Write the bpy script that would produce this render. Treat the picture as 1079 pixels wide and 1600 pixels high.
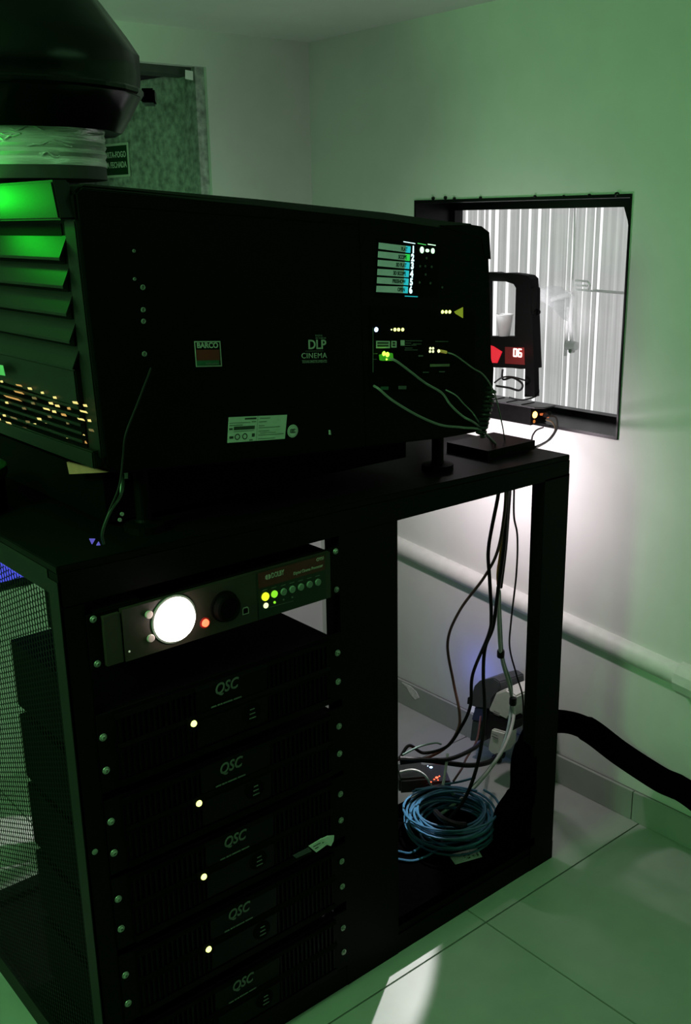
import bpy, bmesh, math, random
from mathutils import Vector, Matrix
for o in list(bpy.data.objects): bpy.data.objects.remove(o)
random.seed(7)
SC = bpy.context.scene
COL = SC.collection
# ------------------------------------------------------------------ camera
F = 1580.14; CX, CY = 539.5, 800.0
YAW, PIT, ROL = 0.8794725, 0.2856551, -0.01759922
CAM = Vector((0, 0, 1.5))
_f = Vector((math.cos(YAW)*math.cos(PIT), math.sin(YAW)*math.cos(PIT), -math.sin(PIT)))
_r = Vector((math.sin(YAW), -math.cos(YAW), 0)); _u = _r.cross(_f)
CR = math.cos(ROL)*_r + math.sin(ROL)*_u
CU = -math.sin(ROL)*_r + math.cos(ROL)*_u
cd = bpy.data.cameras.new('camera'); cam = bpy.data.objects.new('camera', cd); COL.objects.link(cam)
cd.sensor_fit = 'VERTICAL'; cd.sensor_height = 36.0; cd.lens = F/1600*36.0; cd.clip_start = 0.02
m = Matrix((CR, CU, -_f)).transposed().to_4x4(); m.translation = CAM; cam.matrix_world = m
SC.camera = cam
def at(px, py, axis, v):
    """point of the place that the photograph shows at a pixel, on the plane axis = v"""
    d = CR*((px-CX)/F) - CU*((py-CY)/F) + _f
    t = (v-CAM[axis])/d[axis]
    return CAM + d*t
# ------------------------------------------------------------------ world, lights, exposure
w = bpy.data.worlds.new('world'); SC.world = w; w.use_nodes = True
w.node_tree.nodes['Background'].inputs[0].default_value = (0.30, 0.42, 0.33, 1)
w.node_tree.nodes['Background'].inputs[1].default_value = 0.01
vs = SC.view_settings; vs.view_transform = 'Standard'; vs.look = 'None'; vs.gamma = 1.0; vs.exposure = 0.0; vs.use_curve_mapping = False
def point(name, loc, col, watts, rad=0.03):
    l = bpy.data.lights.new(name, 'POINT'); l.color = col; l.energy = watts; l.shadow_soft_size = rad
    o = bpy.data.objects.new(name, l); COL.objects.link(o); o.location = loc; return o
GREEN_LAMP = point('green_room_lamp', (-0.42, 1.18, 1.72), (0.30, 1.0, 0.33), 34.0, 0.18)
LENS_SPILL = point('lens_spill_light', (1.73, 1.72, 1.21), (1.0, 0.92, 0.96), 1.6, 0.05)
lw = bpy.data.lights.new('glass_spill_light', 'AREA'); lw.shape = 'DISK'; lw.size = 0.05; lw.energy = 2.9; lw.color = (1.0, 0.85, 0.93)
lwo = bpy.data.objects.new('glass_spill_light', lw); COL.objects.link(lwo); lwo.location = (1.69, 1.68, 0.94)
lwo.rotation_euler = Vector((1.0, 0.22, -0.50)).to_track_quat('-Z', 'Y').to_euler()
bl_ = bpy.data.lights.new('projector_beam', 'SPOT'); bl_.spot_size = math.radians(22); bl_.spot_blend = 1.0; bl_.shadow_soft_size = 0.02; bl_.energy = 20.0; bl_.color = (1.0, 0.97, 1.0)
blo = bpy.data.objects.new('projector_beam', bl_); COL.objects.link(blo); blo.location = (1.72, 1.735, 1.335)
blo.rotation_euler = (Vector((2.33, 1.835, 1.22))-Vector((1.72, 1.735, 1.335))).to_track_quat('-Z', 'Y').to_euler()
REAR_GREEN = point('projector_rear_lamp', (0.565, 1.64, 1.535), (0.01, 1.0, 0.03), 0.9, 0.012)
FAR_GREEN = point('far_side_fill', (1.25, 2.27, 1.38), (0.42, 1.0, 0.50), 1.1, 0.06)  # green fill added out of sight behind the projector to lift the back wall
# part of the beam thrown back by the port glass, down past the end of the table
lb = bpy.data.lights.new('glass_reflection_light', 'SPOT'); lb.spot_size = math.radians(44); lb.spot_blend = 0.15; lb.shadow_soft_size = 0.008; lb.energy = 60.0; lb.color = (1.0, 0.94, 0.97)
lbo = bpy.data.objects.new('glass_reflection_light', lb); COL.objects.link(lbo); lbo.location = (1.80, 1.69, 0.93)
lbo.rotation_euler = Vector((-0.654, -0.075, -0.72)).to_track_quat('-Z', 'Y').to_euler()
l2 = bpy.data.lights.new('glass_reflection_streak', 'SPOT'); l2.spot_size = math.radians(9); l2.spot_blend = 0.2; l2.shadow_soft_size = 0.006; l2.energy = 90.0; l2.color = (1.0, 0.94, 0.97)
l2o = bpy.data.objects.new('glass_reflection_streak', l2); COL.objects.link(l2o); l2o.location = (1.80, 1.69, 0.93)
l2o.rotation_euler = (Vector((0.74, 2.26, 0))-Vector((1.80, 1.69, 0.93))).to_track_quat('-Z', 'Y').to_euler()
# soft dim green fill added near the ceiling on the camera side
la = bpy.data.lights.new('ceiling_fill', 'AREA'); la.energy = 0.9; la.color = (0.35, 1.0, 0.42); la.size = 0.5
lo = bpy.data.objects.new('ceiling_fill', la); COL.objects.link(lo); lo.location = (1.25, 0.75, 1.96)
# ------------------------------------------------------------------ materials
MATS = {}
def mat(name, col=(0.5,0.5,0.5), rough=0.5, metal=0.0, emit=None, es=1.0, var=0.15, scale=40.0, bump=0.0, spec=0.5, trans=0.0, alpha=1.0, stretch=None):
    if name in MATS: return MATS[name]
    m = bpy.data.materials.new(name); m.use_nodes = True; nt = m.node_tree; N = nt.nodes; L = nt.links
    b = N['Principled BSDF']
    tc = N.new('ShaderNodeTexCoord'); nz = N.new('ShaderNodeTexNoise'); nz.inputs['Scale'].default_value = scale; nz.inputs['Detail'].default_value = 5
    if stretch:
        mp = N.new('ShaderNodeMapping'); mp.inputs['Scale'].default_value = stretch
        L.new(tc.outputs['Object'], mp.inputs['Vector']); L.new(mp.outputs[0], nz.inputs['Vector'])
    else: L.new(tc.outputs['Object'], nz.inputs['Vector'])
    rp = N.new('ShaderNodeValToRGB')
    lo_ = [max(0, c*(1-var)) for c in col]; hi_ = [min(1, c*(1+var)) for c in col]
    rp.color_ramp.elements[0].color = (*lo_, 1); rp.color_ramp.elements[1].color = (*hi_, 1)
    rp.color_ramp.elements[0].position = 0.3; rp.color_ramp.elements[1].position = 0.7
    L.new(nz.outputs['Fac'], rp.inputs['Fac']); L.new(rp.outputs['Color'], b.inputs['Base Color'])
    b.inputs['Roughness'].default_value = rough; b.inputs['Metallic'].default_value = metal
    b.inputs['Specular IOR Level'].default_value = spec
    b.inputs['Transmission Weight'].default_value = trans; b.inputs['Alpha'].default_value = alpha
    if emit: b.inputs['Emission Color'].default_value = (*emit, 1); b.inputs['Emission Strength'].default_value = es
    if bump:
        bp = N.new('ShaderNodeBump'); bp.inputs['Strength'].default_value = bump; bp.inputs['Distance'].default_value = 0.004
        L.new(nz.outputs['Fac'], bp.inputs['Height']); L.new(bp.outputs[0], b.inputs['Normal'])
    MATS[name] = m; return m
WALL = mat('white_wall_paint', (0.74,0.745,0.72), 0.75, var=0.03, scale=9, bump=0.12)
DARKW = mat('bounce_cut_wall', (0.05,0.055,0.05), 0.85, var=0.05, scale=9)  # dark tone given to the unseen walls to cut bounced light
CEIL = mat('ceiling_paint', (0.70,0.71,0.69), 0.85, var=0.03, scale=6, bump=0.08)
PIPEW = mat('painted_conduit', (0.72,0.72,0.69), 0.55, var=0.06, scale=30, bump=0.2)
TILE = mat('glazed_floor_tile', (0.40,0.415,0.39), 0.42, var=0.05, scale=14)
GROUT = mat('grout', (0.16,0.16,0.15), 0.9, var=0.2)
SKIRT = mat('skirting_tile', (0.36,0.38,0.35), 0.45, var=0.06, scale=12)
PLASTER = mat('broken_plaster', (0.75,0.75,0.70), 0.9, var=0.15, scale=90, bump=0.5)
BLK = mat('black_powder_coat', (0.0016,0.0018,0.0016), 0.6, var=0.25, scale=200, spec=0.08)
BLKT = mat('black_table_top', (0.0035,0.0035,0.0035), 0.5, var=0.25, scale=120, spec=0.05)
SHELL = mat('projector_black_plastic', (0.0014,0.0015,0.0014), 0.6, var=0.2, scale=150, spec=0.06)
ROOF = mat('projector_roof_grey', (0.008,0.009,0.007), 0.55, var=0.15, scale=150, spec=0.15)
REAR = mat('projector_rear_plastic', (0.0016,0.0024,0.0016), 0.5, var=0.15, scale=120, spec=0.25)
AMP = mat('amplifier_black_face', (0.0016,0.0017,0.0016), 0.45, var=0.2, scale=160, spec=0.08)
AMPD = mat('amplifier_dark_chassis', (0.0012,0.0012,0.0012), 0.7, var=0.2, scale=100, spec=0.05)
HOOD = mat('glossy_black_hood', (0.0015,0.002,0.0022), 0.2, var=0.2, scale=20, spec=0.22)
RUBBER = mat('black_cable_rubber', (0.003,0.003,0.003), 0.5, var=0.2, scale=80, spec=0.3)
FOAM = mat('black_hose_foam', (0.0009,0.0009,0.0009), 0.95, var=0.2, scale=80, spec=0.0)
FOIL = mat('aluminium_foil_tape', (0.72,0.73,0.72), 0.3, 0.45, var=0.1, scale=38, bump=1.0, stretch=(0.5,0.5,3.0))
GALV = mat('galvanised_steel', (0.38,0.40,0.39), 0.55, 0.0, var=0.5, scale=48, bump=0.05)
STEEL = mat('nickel_screw', (0.42,0.43,0.41), 0.35, 0.6, var=0.1)
WINK = mat('white_ink', (0.45,0.46,0.44), 0.6, var=0.05)
GINK = mat('grey_ink', (0.16,0.165,0.16), 0.6, var=0.05)
DINK = mat('dark_ink', (0.03,0.04,0.03), 0.7, var=0.05)
LABEL = mat('paper_label', (0.60,0.64,0.61), 0.6, var=0.05, scale=60)
PAPERW = mat('white_paper', (0.88,0.88,0.88), 0.7, var=0.03)
WHITEP = mat('white_plastic', (0.72,0.72,0.68), 0.45, var=0.05)
GREYP = mat('grey_plastic', (0.06,0.065,0.075), 0.5, var=0.1)
BLUEC = mat('blue_cable', (0.032,0.13,0.23), 0.42, var=0.2, scale=40)
GREYC = mat('grey_white_cable', (0.52,0.54,0.50), 0.5, var=0.08)
DIMC = mat('dull_grey_cable', (0.22,0.23,0.22), 0.55, var=0.08)
REDC = mat('reddish_brown_cable', (0.10,0.035,0.025), 0.5, var=0.1)
ORC = mat('orange_cable', (0.75,0.35,0.10), 0.5, var=0.1)
TEALC = mat('teal_grey_cable', (0.20,0.30,0.26), 0.5, var=0.1)
CARD = mat('brown_cardboard', (0.50,0.20,0.14), 0.9, var=0.1)
SIGNG = mat('dark_green_sign', (0.008,0.045,0.018), 0.5, var=0.05)
SIGNB = mat('pale_sign_border', (0.62,0.68,0.60), 0.6, var=0.04)
BRED = mat('logo_red', (0.16,0.012,0.008), 0.5, var=0.1)
BGRN = mat('logo_green', (0.012,0.10,0.05), 0.5, var=0.1)
WFRAME = mat('black_window_board', (0.0025,0.003,0.0033), 0.33, var=0.4, scale=18, spec=0.15)
SMOKE = mat('processor_brown_face', (0.035,0.026,0.021), 0.42, var=0.1, scale=60)
def glow(name, col, s): return mat(name, (0.02,0.02,0.02), 0.4, emit=col, es=s)
G_WHITE = glow('lit_dial_white', (1.0,0.84,0.78), 13.0)
G_YEL = glow('lit_yellow_green', (0.75,1.0,0.02), 1.5)
G_LIME = glow('lit_lime', (0.30,0.95,0.03), 0.9)
G_PALE = glow('lit_pale_yellow', (0.85,1.0,0.45), 1.6)
G_LEDY = glow('led_yellow_green', (0.80,1.0,0.22), 3.0)
G_RED = glow('led_red', (1.0,0.10,0.04), 4.0)
G_REDD = glow('red_lens_dim', (1.0,0.01,0.03), 0.75)
G_SEG = glow('red_segment', (1.0,0.45,0.40), 4.0)
G_AMB = glow('led_amber', (1.0,0.55,0.12), 5.0)
G_AMBD = glow('led_amber_dim', (1.0,0.30,0.04), 0.55)
G_BLUE = glow('led_blue_white', (0.45,0.65,1.0), 4.0)
G_GRN = glow('led_green', (0.35,1.0,0.05), 3.2)
G_GRND = glow('connector_green_dim', (0.06,0.55,0.02), 0.35)
G_GKEY = glow('lit_green_key', (0.55,1.0,0.60), 1.7)
G_CYAN = glow('lit_cyan_key', (0.62,0.95,0.98), 1.6)
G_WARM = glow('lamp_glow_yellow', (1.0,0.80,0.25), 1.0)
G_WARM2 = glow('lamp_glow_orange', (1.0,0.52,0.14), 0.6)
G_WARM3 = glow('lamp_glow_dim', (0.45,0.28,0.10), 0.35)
# ------------------------------------------------------------------ mesh helpers
def tobj(name, bm, m, parent=None, smooth=False, bevel=0.0, seg=2):
    if bevel: 
        es = [e for e in bm.edges if e.is_manifold and e.calc_face_angle(0) > 0.6]
        bmesh.ops.bevel(bm, geom=es, offset=bevel, segments=seg, affect='EDGES', clamp_overlap=True)
    me = bpy.data.meshes.new(name)
    if parent is not None:
        off = Vector(parent['_o']) if '_o' in parent else Vector((0,0,0))
        bmesh.ops.translate(bm, verts=bm.verts, vec=-off)
    bm.normal_update(); bm.to_mesh(me); bm.free()
    if smooth:
        for p in me.polygons: p.use_smooth = True
        try: me.set_sharp_from_angle(angle=math.radians(40))
        except Exception: pass
    me.materials.append(m)
    o = bpy.data.objects.new(name, me); COL.objects.link(o)
    if parent is not None:
        o.parent = parent
        if parent.type == 'MESH': o['_o'] = parent['_o'] if '_o' in parent else (0,0,0)
        else: o['_o'] = parent['_o']
    else: o['_o'] = (0,0,0)
    return o
def thing(name, label, cat, loc, group=None):
    o = bpy.data.objects.new(name, None); COL.objects.link(o); o.empty_display_size = 0.05
    o.location = loc; o['_o'] = tuple(loc); o['label'] = label; o['category'] = cat
    if group: o['group'] = group
    return o
def tag(o, label, cat, group=None):
    o['label'] = label; o['category'] = cat
    if group: o['group'] = group
    return o
def struct(o, label=None):
    o['kind'] = 'structure'
    if label: o['label'] = label
    return o
def box(x0,x1,y0,y1,z0,z1, bm=None):
    bm = bm or bmesh.new()
    v = [bm.verts.new((x,y,z)) for x in (x0,x1) for y in (y0,y1) for z in (z0,z1)]
    for q in ((0,1,3,2),(4,6,7,5),(0,4,5,1),(2,3,7,6),(0,2,6,4),(1,5,7,3)): bm.faces.new([v[i] for i in q])
    return bm
def obox(c, ax, ay, az, hx, hy, hz, bm=None):
    """box at c with axes ax, ay, az and half sizes"""
    bm = bm or bmesh.new(); c = Vector(c); ax, ay, az = Vector(ax), Vector(ay), Vector(az)
    v = [bm.verts.new(c+ax*hx*i+ay*hy*j+az*hz*k) for i in (-1,1) for j in (-1,1) for k in (-1,1)]
    for q in ((0,1,3,2),(4,6,7,5),(0,4,5,1),(2,3,7,6),(0,2,6,4),(1,5,7,3)): bm.faces.new([v[i] for i in q])
    bmesh.ops.recalc_face_normals(bm, faces=bm.faces)
    return bm
def prism(pts, vec, bm=None):
    """polygon of 3D points pushed along vec"""
    bm = bm or bmesh.new(); vec = Vector(vec)
    a = [bm.verts.new(p) for p in pts]; b = [bm.verts.new(Vector(p)+vec) for p in pts]
    fs = [bm.faces.new(a), bm.faces.new(b[::-1])]
    n = len(pts)
    for i in range(n): fs.append(bm.faces.new((a[i], b[i], b[(i+1)%n], a[(i+1)%n])))
    bmesh.ops.recalc_face_normals(bm, faces=fs)
    return bm
def spline(pts, n=8):
    pts = [Vector(p) for p in pts]
    if len(pts) < 3: return pts
    P = [2*pts[0]-pts[1]] + pts + [2*pts[-1]-pts[-2]]; out = []
    for i in range(1, len(P)-2):
        a,b,c,d = P[i-1],P[i],P[i+1],P[i+2]
        for k in range(n):
            t = k/n
            out.append(0.5*((2*b)+(c-a)*t+(2*a-5*b+4*c-d)*t*t+(3*b-a-3*c+d)*t**3))
    out.append(pts[-1]); return out
def tube(pts, r, sides=8, smoothn=8, bm=None, radii=None):
    bm = bm or bmesh.new()
    pts = spline(pts, smoothn) if smoothn else [Vector(p) for p in pts]
    n = len(pts); rings = []; up = None
    for i,p in enumerate(pts):
        t = (pts[min(i+1,n-1)]-pts[max(i-1,0)])
        if t.length < 1e-9: t = Vector((0,0,1))
        t.normalize()
        if up is None:
            up = t.orthogonal().normalized()
        up = (up - t*up.dot(t))
        if up.length < 1e-6: up = t.orthogonal()
        up.normalize(); s = t.cross(up)
        rr = r if radii is None else radii[min(len(radii)-1, int(i/max(1,n-1)*(len(radii)-1)+0.5))]
        rings.append([bm.verts.new(p+(up*math.cos(2*math.pi*k/sides)+s*math.sin(2*math.pi*k/sides))*rr) for k in range(sides)])
    for a,b in zip(rings, rings[1:]):
        for k in range(sides): bm.faces.new((a[k],a[(k+1)%sides],b[(k+1)%sides],b[k]))
    bm.faces.new(rings[0][::-1]); bm.faces.new(rings[-1])
    return bm
def lathe(c, axis, prof, sides=24, bm=None, ring=False):
    """prof: list of (radius, height along axis)"""
    bm = bm or bmesh.new(); c = Vector(c); axis = Vector(axis).normalized(); u = axis.orthogonal().normalized(); v = axis.cross(u)
    rings = []
    for r,h in prof:
        if r < 1e-6: rings.append([bm.verts.new(c+axis*h)])
        else: rings.append([bm.verts.new(c+axis*h+(u*math.cos(2*math.pi*k/sides)+v*math.sin(2*math.pi*k/sides))*r) for k in range(sides)])
    for a,b in zip(rings, rings[1:]):
        for k in range(sides):
            k2 = (k+1)%sides
            if len(a)==1 and len(b)==1: continue
            if len(a)==1: bm.faces.new((a[0],b[k2],b[k]))
            elif len(b)==1: bm.faces.new((a[k],a[k2],b[0]))
            else: bm.faces.new((a[k],a[k2],b[k2],b[k]))
    if ring:
        for k in range(sides): bm.faces.new((rings[-1][k],rings[-1][(k+1)%sides],rings[0][(k+1)%sides],rings[0][k]))
    else:
        if len(rings[0])>1: bm.faces.new(rings[0][::-1])
        if len(rings[-1])>1: bm.faces.new(rings[-1])
    bmesh.ops.recalc_face_normals(bm, faces=bm.faces)
    return bm
def disc(c, axis, r, t, sides=16, bm=None): return lathe(c, axis, [(r,0),(r,t*0.7),(r*0.85,t)], sides, bm)
def text(name, s, c, m, parent, right=(1,0,0), up=(0,0,1), size=0.01, sx=1.0, shear=0.0, ext=0.0003, align='CENTER', bold=0.0, space=1.0, fitw=None):
    """flat lettering centred at c"""
    cu = bpy.data.curves.new(name, 'FONT'); cu.body = s; cu.size = size; cu.align_x = align; cu.align_y = 'CENTER'; cu.extrude = ext; cu.shear = shear; cu.offset = bold; cu.space_character = space; cu.resolution_u = 3
    t = bpy.data.objects.new(name, cu); COL.objects.link(t)
    me = bpy.data.meshes.new_from_object(t); bpy.data.objects.remove(t); bpy.data.curves.remove(cu)
    R_ = Vector(right).normalized(); U_ = Vector(up); U_ = U_.normalized(); Nn = R_.cross(U_).normalized()
    bm = bmesh.new(); bm.from_mesh(me); bpy.data.meshes.remove(me)
    c = Vector(c)
    if fitw: xs_ = [v.co.x for v in bm.verts]; sx = fitw/(max(xs_)-min(xs_))
    for v in bm.verts: v.co = c + R_*v.co.x*sx + U_*v.co.y + Nn*(v.co.z+ext)
    return tobj(name, bm, m, parent)
def quadplate(pts, vec, name, m, parent): return tobj(name, prism(pts, vec), m, parent)
Xv, Yv, Zv = Vector((1,0,0)), Vector((0,1,0)), Vector((0,0,1))
# ================================================================== SETTING
XW, YB, ZC = 2.008, 2.56, 1.99          # port-window wall, door wall, ceiling
XL, YF = -1.25, -1.0
fl = struct(tobj('floor', box(XL,XW,YF,YB,-0.06,-0.003), GROUT))
xs = [1.425+0.6*i for i in range(-5,2)]; ys = [1.262+0.6*i for i in range(-4,4)]
for xa in xs:
    for ya in ys:
        x0,x1,y0,y1 = max(xa+.002,XL), min(xa+.598,XW), max(ya+.002,YF), min(ya+.598,YB)
        if x1-x0 < .02 or y1-y0 < .02: continue
        tobj('tile', box(x0,x1,y0,y1,-0.003,0), TILE, fl, bevel=0.0012, seg=1)
struct(tobj('ceiling', box(XL-.1,XW+.18,YF-.1,YB+.1,ZC,ZC+.1), CEIL))
WY0,WY1,WZ0,WZ1 = 1.403,2.103,0.974,1.535
bm = box(XW,XW+.17,YF,WY0,0,ZC); box(XW,XW+.17,WY1,YB+.1,0,ZC,bm); box(XW,XW+.17,WY0,WY1,0,WZ0,bm); box(XW,XW+.17,WY0,WY1,WZ1,ZC,bm)
struct(tobj('wall_right', bm, WALL))
DX0, DX1, DZ = 1.07, 1.648, 1.898
bm = box(XL,DX0,YB,YB+.1,0,ZC); box(DX1,XW,YB,YB+.1,0,ZC,bm); box(DX0,DX1,YB,YB+.1,DZ,ZC,bm)
struct(tobj('wall_back', bm, WALL))
struct(tobj('wall_left', box(XL-.1,XL,YF,YB+.1,0,ZC), DARKW))
struct(tobj('wall_front', box(XL-.1,XW+.17,YF-.1,YF,0,ZC), DARKW))
# baseboard made of tile strips
bb = struct(tobj('baseboard_right', box(XW-.006,XW,YF,YB,0,.08), GROUT))
for ya in [1.285+0.45*i for i in range(-5,3)]:
    y0,y1 = max(ya+.0015,YF), min(ya+.4485,YB)
    tobj('tile', box(XW-.014,XW-.006,y0,y1,.001,.081), SKIRT, bb, bevel=.001, seg=1)
pl_ = [at(628,1066,0,XW-.014), at(641,1072,0,XW-.014), at(650,1080,0,XW-.014), at(655,1090,0,XW-.014), at(649,1093,0,XW-.014), at(641,1084,0,XW-.014), at(636,1074,0,XW-.014)]
quadplate(pl_, (-.002,0,0), 'chipped_patch', PLASTER, bb)
bb2 = struct(tobj('baseboard_back', box(DX1+.01,XW-.014,YB-.012,YB,0,.081), SKIRT))
# window with black boarded reveal
win = thing('window_1', 'projection port window with black boarded reveal in white wall', 'window', (XW,1.75,WZ0))
del win['category']; win['kind'] = 'structure'
GX = XW+.155
tobj('head', box(XW-.004,GX+.015,WY0,WY1,WZ1-.008,WZ1), WFRAME, win)
tobj('head_bead', box(GX-.02,GX+.012,WY0,WY1,WZ1-.028,WZ1-.008), WFRAME, win, bevel=.002)
tobj('sill', box(XW-.004,GX+.015,WY0,WY1,WZ0,WZ0+.008), WFRAME, win)
tobj('sill_bead', box(GX-.02,GX+.012,WY0,WY1,WZ0+.008,WZ0+.022), WFRAME, win, bevel=.002)
tobj('jamb', box(XW-.004,GX+.015,WY1-.006,WY1,WZ0+.008,WZ1-.008), WFRAME, win)
tobj('jamb', box(XW-.004,GX+.015,WY0,WY0+.004,WZ0+.008,WZ1-.008), WFRAME, win)
tobj('jamb_bead', box(GX-.02,GX+.012,WY1-.02,WY1-.006,WZ0+.022,WZ1-.028), WFRAME, win)
# loose black corner strip hanging at the near top corner
p1,p2,p3 = at(974,322,0,XW+.001), at(988,322,0,XW+.001), at(983.5,372,0,XW+.001)
quadplate([p1,p2,p3,at(980,345,0,XW+.001)], (.004,0,0), 'corner_strip', WFRAME, win)
# ragged sealant bits along the upper edge of the frame
bm = bmesh.new()
for px,py,s in ((676,310,4),(695,309,4),(709,310,3),(750,309,3),(835,307,3),(963,304,5),(920,305,3),(880,306,2)):
    p = at(px,py,0,XW-.003); lathe(p, (1,0,0), [(0,-.004),(s*.0011,-.002),(s*.0012,.003)], 7, bm)
tobj('sealant', bm, WFRAME, win)
gm = bpy.data.materials.new('dusty_port_glass'); gm.use_nodes = True; nt = gm.node_tree; N = nt.nodes; L = nt.links
N.remove(N['Principled BSDF']); out = N['Material Output']
tr = N.new('ShaderNodeBsdfTransparent'); gl = N.new('ShaderNodeBsdfGlossy'); gl.inputs['Roughness'].default_value = .25; df = N.new('ShaderNodeBsdfDiffuse'); df.inputs[0].default_value = (.8,.8,.82,1)
nz = N.new('ShaderNodeTexNoise'); nz.inputs['Scale'].default_value = 7; nz.inputs['Detail'].default_value = 8
mr = N.new('ShaderNodeMapRange'); mr.inputs[1].default_value=.45; mr.inputs[2].default_value=.8; mr.inputs[3].default_value=.01; mr.inputs[4].default_value=.07
m1 = N.new('ShaderNodeMixShader'); m1.inputs[0].default_value=.012; m2 = N.new('ShaderNodeMixShader')
L.new(nz.outputs[0], mr.inputs[0]); L.new(mr.outputs[0], m2.inputs[0]); L.new(tr.outputs[0], m1.inputs[1]); L.new(gl.outputs[0], m1.inputs[2]); L.new(m1.outputs[0], m2.inputs[1]); L.new(df.outputs[0], m2.inputs[2]); L.new(m2.outputs[0], out.inputs[0])
tobj('pane', box(GX,GX+.006,WY0+.004,WY1-.006,WZ0+.01,WZ1-.01), gm, win)
# smear of dirt on the glass
sm = bpy.data.materials.new('dirt_smear'); sm.use_nodes = True; nt = sm.node_tree; N = nt.nodes; L = nt.links
b = N['Principled BSDF']; b.inputs['Base Color'].default_value=(.9,.9,.93,1); b.inputs['Roughness'].default_value=.8
b.inputs['Subsurface Weight'].default_value = 0
nz = N.new('ShaderNodeTexNoise'); nz.inputs['Scale'].default_value=85; nz.inputs['Detail'].default_value=8; nz.inputs['Distortion'].default_value=1.5
mr = N.new('ShaderNodeMapRange'); mr.inputs[1].default_value=.46; mr.inputs[2].default_value=.66; mr.inputs[3].default_value=0; mr.inputs[4].default_value=.8
tl = N.new('ShaderNodeBsdfTranslucent'); tl.inputs[0].default_value=(.95,.95,1,1); mx=N.new('ShaderNodeMixShader'); tr=N.new('ShaderNodeBsdfTransparent'); mx2=N.new('ShaderNodeMixShader')
mx.inputs[0].default_value=.6; L.new(b.outputs[0],mx.inputs[1]); L.new(tl.outputs[0],mx.inputs[2]); L.new(nz.outputs[0],mr.inputs[0]); L.new(mr.outputs[0],mx2.inputs[0]); L.new(tr.outputs[0],mx2.inputs[1]); L.new(mx.outputs[0],mx2.inputs[2]); L.new(mx2.outputs[0],N['Material Output'].inputs[0])
sp = [(842,452),(858,446),(878,448),(892,462),(890,480),(886,502),(878,498),(868,486),(852,474),(842,468)]
quadplate([at(px,py,0,GX-.002) for px,py in sp], (-.0006,0,0), 'dirt_smear', sm, win)
# conduit along the wall, sloping down towards the camera
cp = thing('conduit_pipe', 'white painted conduit pipe running along the wall below the port window', 'pipe', (XW-.02,1.6,.44))
def halfround(y0,z0,y1,z1,h,pr,n=10):
    prof_=[(-pr*math.sin(math.pi*k/n), h*math.cos(math.pi*k/n)) for k in range(n+1)]
    bm=bmesh.new(); a_=[bm.verts.new((XW+dx,y0,z0+dz)) for dx,dz in prof_]; b_=[bm.verts.new((XW+dx,y1,z1+dz)) for dx,dz in prof_]
    for k in range(n): bm.faces.new((a_[k],a_[k+1],b_[k+1],b_[k]))
    bm.faces.new(a_); bm.faces.new(b_[::-1]); bm.faces.new((a_[0],b_[0],b_[n],a_[n])); bmesh.ops.recalc_face_normals(bm,faces=bm.faces); return bm
zp = lambda y: .437+(y-1.20)*.088
tobj('pipe', halfround(2.55,zp(2.55),1.185,zp(1.185),.0285,.026), PIPEW, cp, smooth=True)
tobj('coupling', halfround(1.185,zp(1.185),1.06,zp(1.06),.041,.046,6), PIPEW, cp, bevel=.004)
tobj('pipe', halfround(1.06,zp(1.06),-.9,zp(-.9),.0285,.026), PIPEW, cp, smooth=True)
# ------------------------------------------------------------------ fire door (open) and its sign
dr = thing('door_1', 'galvanised steel fire door standing open in the far wall', 'door', (1.62,YB+.05,0)); del dr['category']; dr['kind']='structure'
HP = Vector((1.628,YB+.06,0))
LD = Vector((-math.sin(math.radians(9)), math.cos(math.radians(9)), 0)); LN = Vector((-LD.y, LD.x, 0))  # leaf direction, face normal towards camera
if LN.dot(-HP) < 0: LN = -LN
tobj('frame_jamb', box(1.618,1.648,YB+.012,YB+.10,0,DZ), GALV, dr, bevel=.002)
tobj('frame_head', box(DX0,1.648,YB+.03,YB+.10,DZ-.02,DZ), mat('dark_frame',(0.05,0.055,0.05),.6), dr)
a = HP+LD*.004
tobj('leaf', prism([a+Zv*.01, a+LD*.56+Zv*.01, a+LD*.56+Zv*1.888, a+Zv*1.888], -LN*.045), GALV, dr, bevel=.002)
tobj('edge_strip', prism([a+LN*.001+Zv*.01, a+LD*.035+LN*.001+Zv*.01, a+LD*.035+LN*.001+Zv*1.888, a+LN*.001+Zv*1.888], LN*.004), GALV, dr)
p = at(295,117,1,YB+.010)
tobj('label_patch', prism([p+Vector((-.013,0,-.011)),p+Vector((.012,0,-.013)),p+Vector((.013,0,.010)),p+Vector((-.011,0,.012))],(0,-.001,0)), PAPERW, dr)
# sign: intersect pixel rays with the leaf plane
def on_leaf(px,py,off=0.006):
    d = CR*((px-CX)/F) - CU*((py-CY)/F) + _f; t = ((a+LN*off)-CAM).dot(LN)/d.dot(LN); return CAM+d*t
c1, c2 = on_leaf(204,222), on_leaf(204,276)
sh = (c1-c2).z; SR = -LD  # reading direction on the leaf, seen from the camera side
if SR.dot(CR) < 0: SR = -SR
sc_ = c2.copy(); SW = .34
sg = thing('fire_door_sign', 'dark green sign with white lettering on the galvanised fire door', 'sign', tuple(c2-SR*SW/2))
o0 = c2 - SR*SW
tobj('border', prism([o0, c2, c2+Zv*sh, o0+Zv*sh], LN*.002), SIGNB, sg)
q = .007
tobj('field', prism([o0+SR*q+Zv*q+LN*.0021, c2-SR*q+Zv*q+LN*.0021, c2-SR*q+Zv*(sh-q)+LN*.0021, o0+SR*q+Zv*(sh-q)+LN*.0021], LN*.001), SIGNG, sg)
WSG = (on_leaf(200,240)-on_leaf(167,240)).length*1.75
cm = c2 - SR*(q+.004) + LN*.0032
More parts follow.
